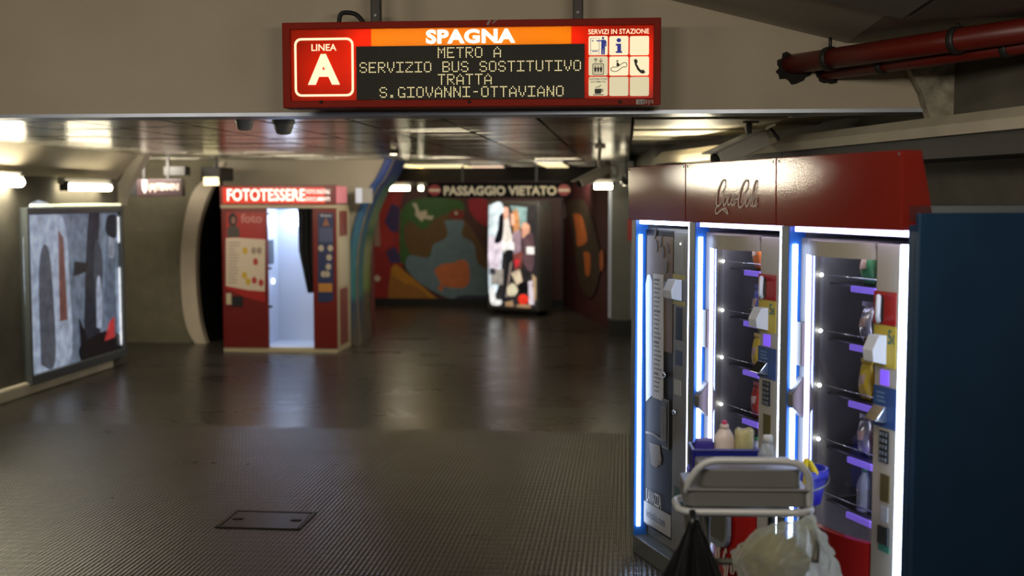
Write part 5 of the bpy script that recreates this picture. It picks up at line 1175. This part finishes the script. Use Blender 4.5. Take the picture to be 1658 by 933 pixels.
# yellow cloth over the right bucket
Dq = 4.40; f = Fr((cx(1300, Dq), Dq, 0), 0); f = f.sub(0, -.095, cz(760, Dq) - .03)
o = thing('cloth', 'yellow cleaning cloth folded over the rim of the right blue bucket', 'cloth', f); zz = lambda py: cz(py, Dq) - f.o.z; xx = lambda px: cx(px, Dq) - f.o.x
pa = smooth_path([(xx(1296), -.02, -.03), (xx(1297), -.015, zz(752)), (xx(1299), 0, zz(737)), (xx(1303), .012, zz(735)), (xx(1309), .02, zz(745)), (xx(1318), .03, zz(762))])
mb = MB(); n_ = len(pa)
for i, p in enumerate(pa): pass
def cf(u, v):
    p = pa[round(u * (n_ - 1))]; return (p.x - .006 + .018 * v + .002 * math.sin(8 * u), p.y - .004 * math.sin(math.pi * v), p.z + .003 * math.sin(6 * v + 9 * u))
mb.grid(cf, n_ - 1, 6); cl_ = mb.build('fold', mat('cloth_yellow', (214, 190, 26), .7, bump=.2), o); sm_ = cl_.modifiers.new('s', 'SOLIDIFY'); sm_.thickness = .006

# ---------------------------------------------------------------- rubbish bags hung on the cart
def bag(fr, prof, sx, sy, m, name, label, cat, seed, amp, nf, lean=0.0, group=None):
    """prof: (radius, z) from top to bottom; folds deepen towards the knot"""
    rn = random.Random(seed); ph = [rn.uniform(0, 6.28) for _ in range(6)]
    o = thing(name, label, cat, fr, group); mb = MB(); N = len(prof) - 1; top = prof[0][1]; span = prof[0][1] - prof[-1][1]
    def f(u, v):
        a = 2 * math.pi * u; k = v * N; i = min(int(k), N - 1); t = k - i; t = t * t * (3 - 2 * t) * .5 + t * .5
        r_ = prof[i][0] * (1 - t) + prof[i + 1][0] * t; z_ = prof[i][1] * (1 - t) + prof[i + 1][1] * t
        g = amp * (1.25 - v); w = 1 + g * math.sin(nf * a + ph[0] + 2 * v) + g * .6 * math.sin((nf * 2 + 1) * a + ph[1] - 5 * v) + .035 * math.sin(3 * a + 7 * v + ph[2])
        return (r_ * w * sx * math.cos(a) + lean * (top - z_), r_ * w * sy * math.sin(a), z_)
    mb.grid(f, 72, 48); b_ = mb.build('body', m, o); return o
# black bag on the left
Db = 3.86
f = Fr((cx(1126, Db), Db - .03, 0), 0); zt4 = cz(838, Db)
ob = bag(f, [(.012, zt4), (.022, zt4 - .03), (.05, zt4 - .10), (.088, zt4 - .20), (.115, zt4 - .32), (.12, zt4 - .45), (.10, zt4 - .56), (.02, zt4 - .6)], 1.0, .55, mat('black_bag', (16, 16, 19), .3, bump=.3, bscale=9), 'trash_bag', 'black rubbish bag hanging from the left of the cart', 'rubbish bag', 3, .16, 6, 0, 'rubbish bags on the cart')
MB().tube(smooth_path([(0, .03, zt4 + .02), (-.004, .0, zt4 - .01), (.0, .0, zt4 - .05)]), [.012] * 13, None, 8).build('strap', mat('black_bag', (16, 16, 19), .3), ob)
def film_bag():
    m = bpy.data.materials.new('milky_film'); m.use_nodes = True; nt = m.node_tree; n = nt.nodes; l = nt.links; b = n['Principled BSDF']
    b.inputs['Base Color'].default_value = (*lin((226, 230, 216)), 1); b.inputs['Roughness'].default_value = .22
    t = n.new('ShaderNodeBsdfTranslucent'); t.inputs[0].default_value = (*lin((248, 250, 240)), 1)
    tr = n.new('ShaderNodeBsdfTransparent'); tr.inputs[0].default_value = (*lin((246, 248, 238)), 1); mx = n.new('ShaderNodeMixShader'); mx.inputs[0].default_value = .78; m2 = n.new('ShaderNodeMixShader')
    tc = n.new('ShaderNodeTexCoord'); no = n.new('ShaderNodeTexNoise'); no.inputs['Scale'].default_value = 16; no.inputs['Detail'].default_value = 7; no.inputs['Distortion'].default_value = 1.2; l.new(tc.outputs['Object'], no.inputs['Vector'])
    bp = n.new('ShaderNodeBump'); bp.inputs['Strength'].default_value = .8; bp.inputs['Distance'].default_value = .02; l.new(no.outputs[0], bp.inputs['Height']); l.new(bp.outputs[0], b.inputs['Normal'])
    lw = n.new('ShaderNodeLayerWeight'); lw.inputs[0].default_value = .4; mr = n.new('ShaderNodeMapRange'); mr.inputs[3].default_value = .62; mr.inputs[4].default_value = .12; l.new(lw.outputs['Facing'], mr.inputs[0]); l.new(mr.outputs[0], m2.inputs[0])
    l.new(b.outputs[0], mx.inputs[1]); l.new(t.outputs[0], mx.inputs[2]); l.new(mx.outputs[0], m2.inputs[1]); l.new(tr.outputs[0], m2.inputs[2]); l.new(m2.outputs[0], n['Material Output'].inputs[0]); return m
from mathutils import noise as mn
Dw = 3.78
f = Fr((cx(1290, Dw), Dw + .03, 0), 0); zt5 = cz(852, Dw)
ow = thing('trash_bag', 'milky translucent rubbish bag hanging from the right of the cart', 'rubbish bag', f, 'rubbish bags on the cart')
# sagging film: outline in x (left, right) down the height, gathered at the hook on the right
rows = [(0, .035, .062), (.006, -.035, .085), (.022, -.085, .10), (.05, -.125, .117), (.085, -.168, .135), (.11, -.183, .147), (.14, -.175, .160), (.19, -.155, .178), (.27, -.16, .19), (.38, -.15, .18), (.46, -.10, .13), (.49, -.02, .03)]
def bagf(u, v):
    a = 2 * math.pi * u; k = v * (len(rows) - 1); i = min(int(k), len(rows) - 2); t = k - i
    d, x0, x1 = [rows[i][j] * (1 - t) + rows[i + 1][j] * t for j in range(3)]
    c = (x0 + x1) / 2; w = (x1 - x0) / 2; h = min(.11, w * .75)
    p = Vector((c + w * math.cos(a), h * math.sin(a), zt5 - d))
    q = Vector((math.cos(a) * 1.3, math.sin(a) * 1.3, v * 2.2))
    s = mn.fractal(q * 2.2, .8, 2.2, 4) * .5 + abs(mn.noise(q * 3.1 + Vector((7, 1, 3)))) * .9
    dv = (p - Vector((c + .03, 0, p.z - .03)))
    return p + dv.normalized() * (s - .25) * .022 * min(1, v * 6 + .15)
MBw = MB().grid(bagf, 110, 80); MBw.build('body', film_bag(), ow)
nk = MB().tube(smooth_path([(X(1313) + xc - f.o.x, .0, cz(838, Dw)), (.068, 0, zt5 + .012), (.052, 0, zt5 - .012)]), [.006, .008, .01, .013, .017, .02, .022, .022, .024, .026, .028, .03, .03], None, 12); nk.build('knot', film_bag(), ow)
mb = MB()
def lf(u, v):
    a = 2 * math.pi * u; b_ = math.pi * (v - .5); q = Vector((math.cos(b_) * math.cos(a), math.cos(b_) * math.sin(a), math.sin(b_))); k = 1 + .35 * mn.fractal(q * 2.5, .8, 2, 3)
    return (-.04 + .095 * k * q.x, .05 * k * q.y, zt5 - .125 + .08 * k * q.z)
mb.grid(lf, 36, 22); lab(mb.build('contents', mat('bag_contents', (112, 100, 48), .6, var=.4, scale=22), ow), 'brownish waste showing through the film')
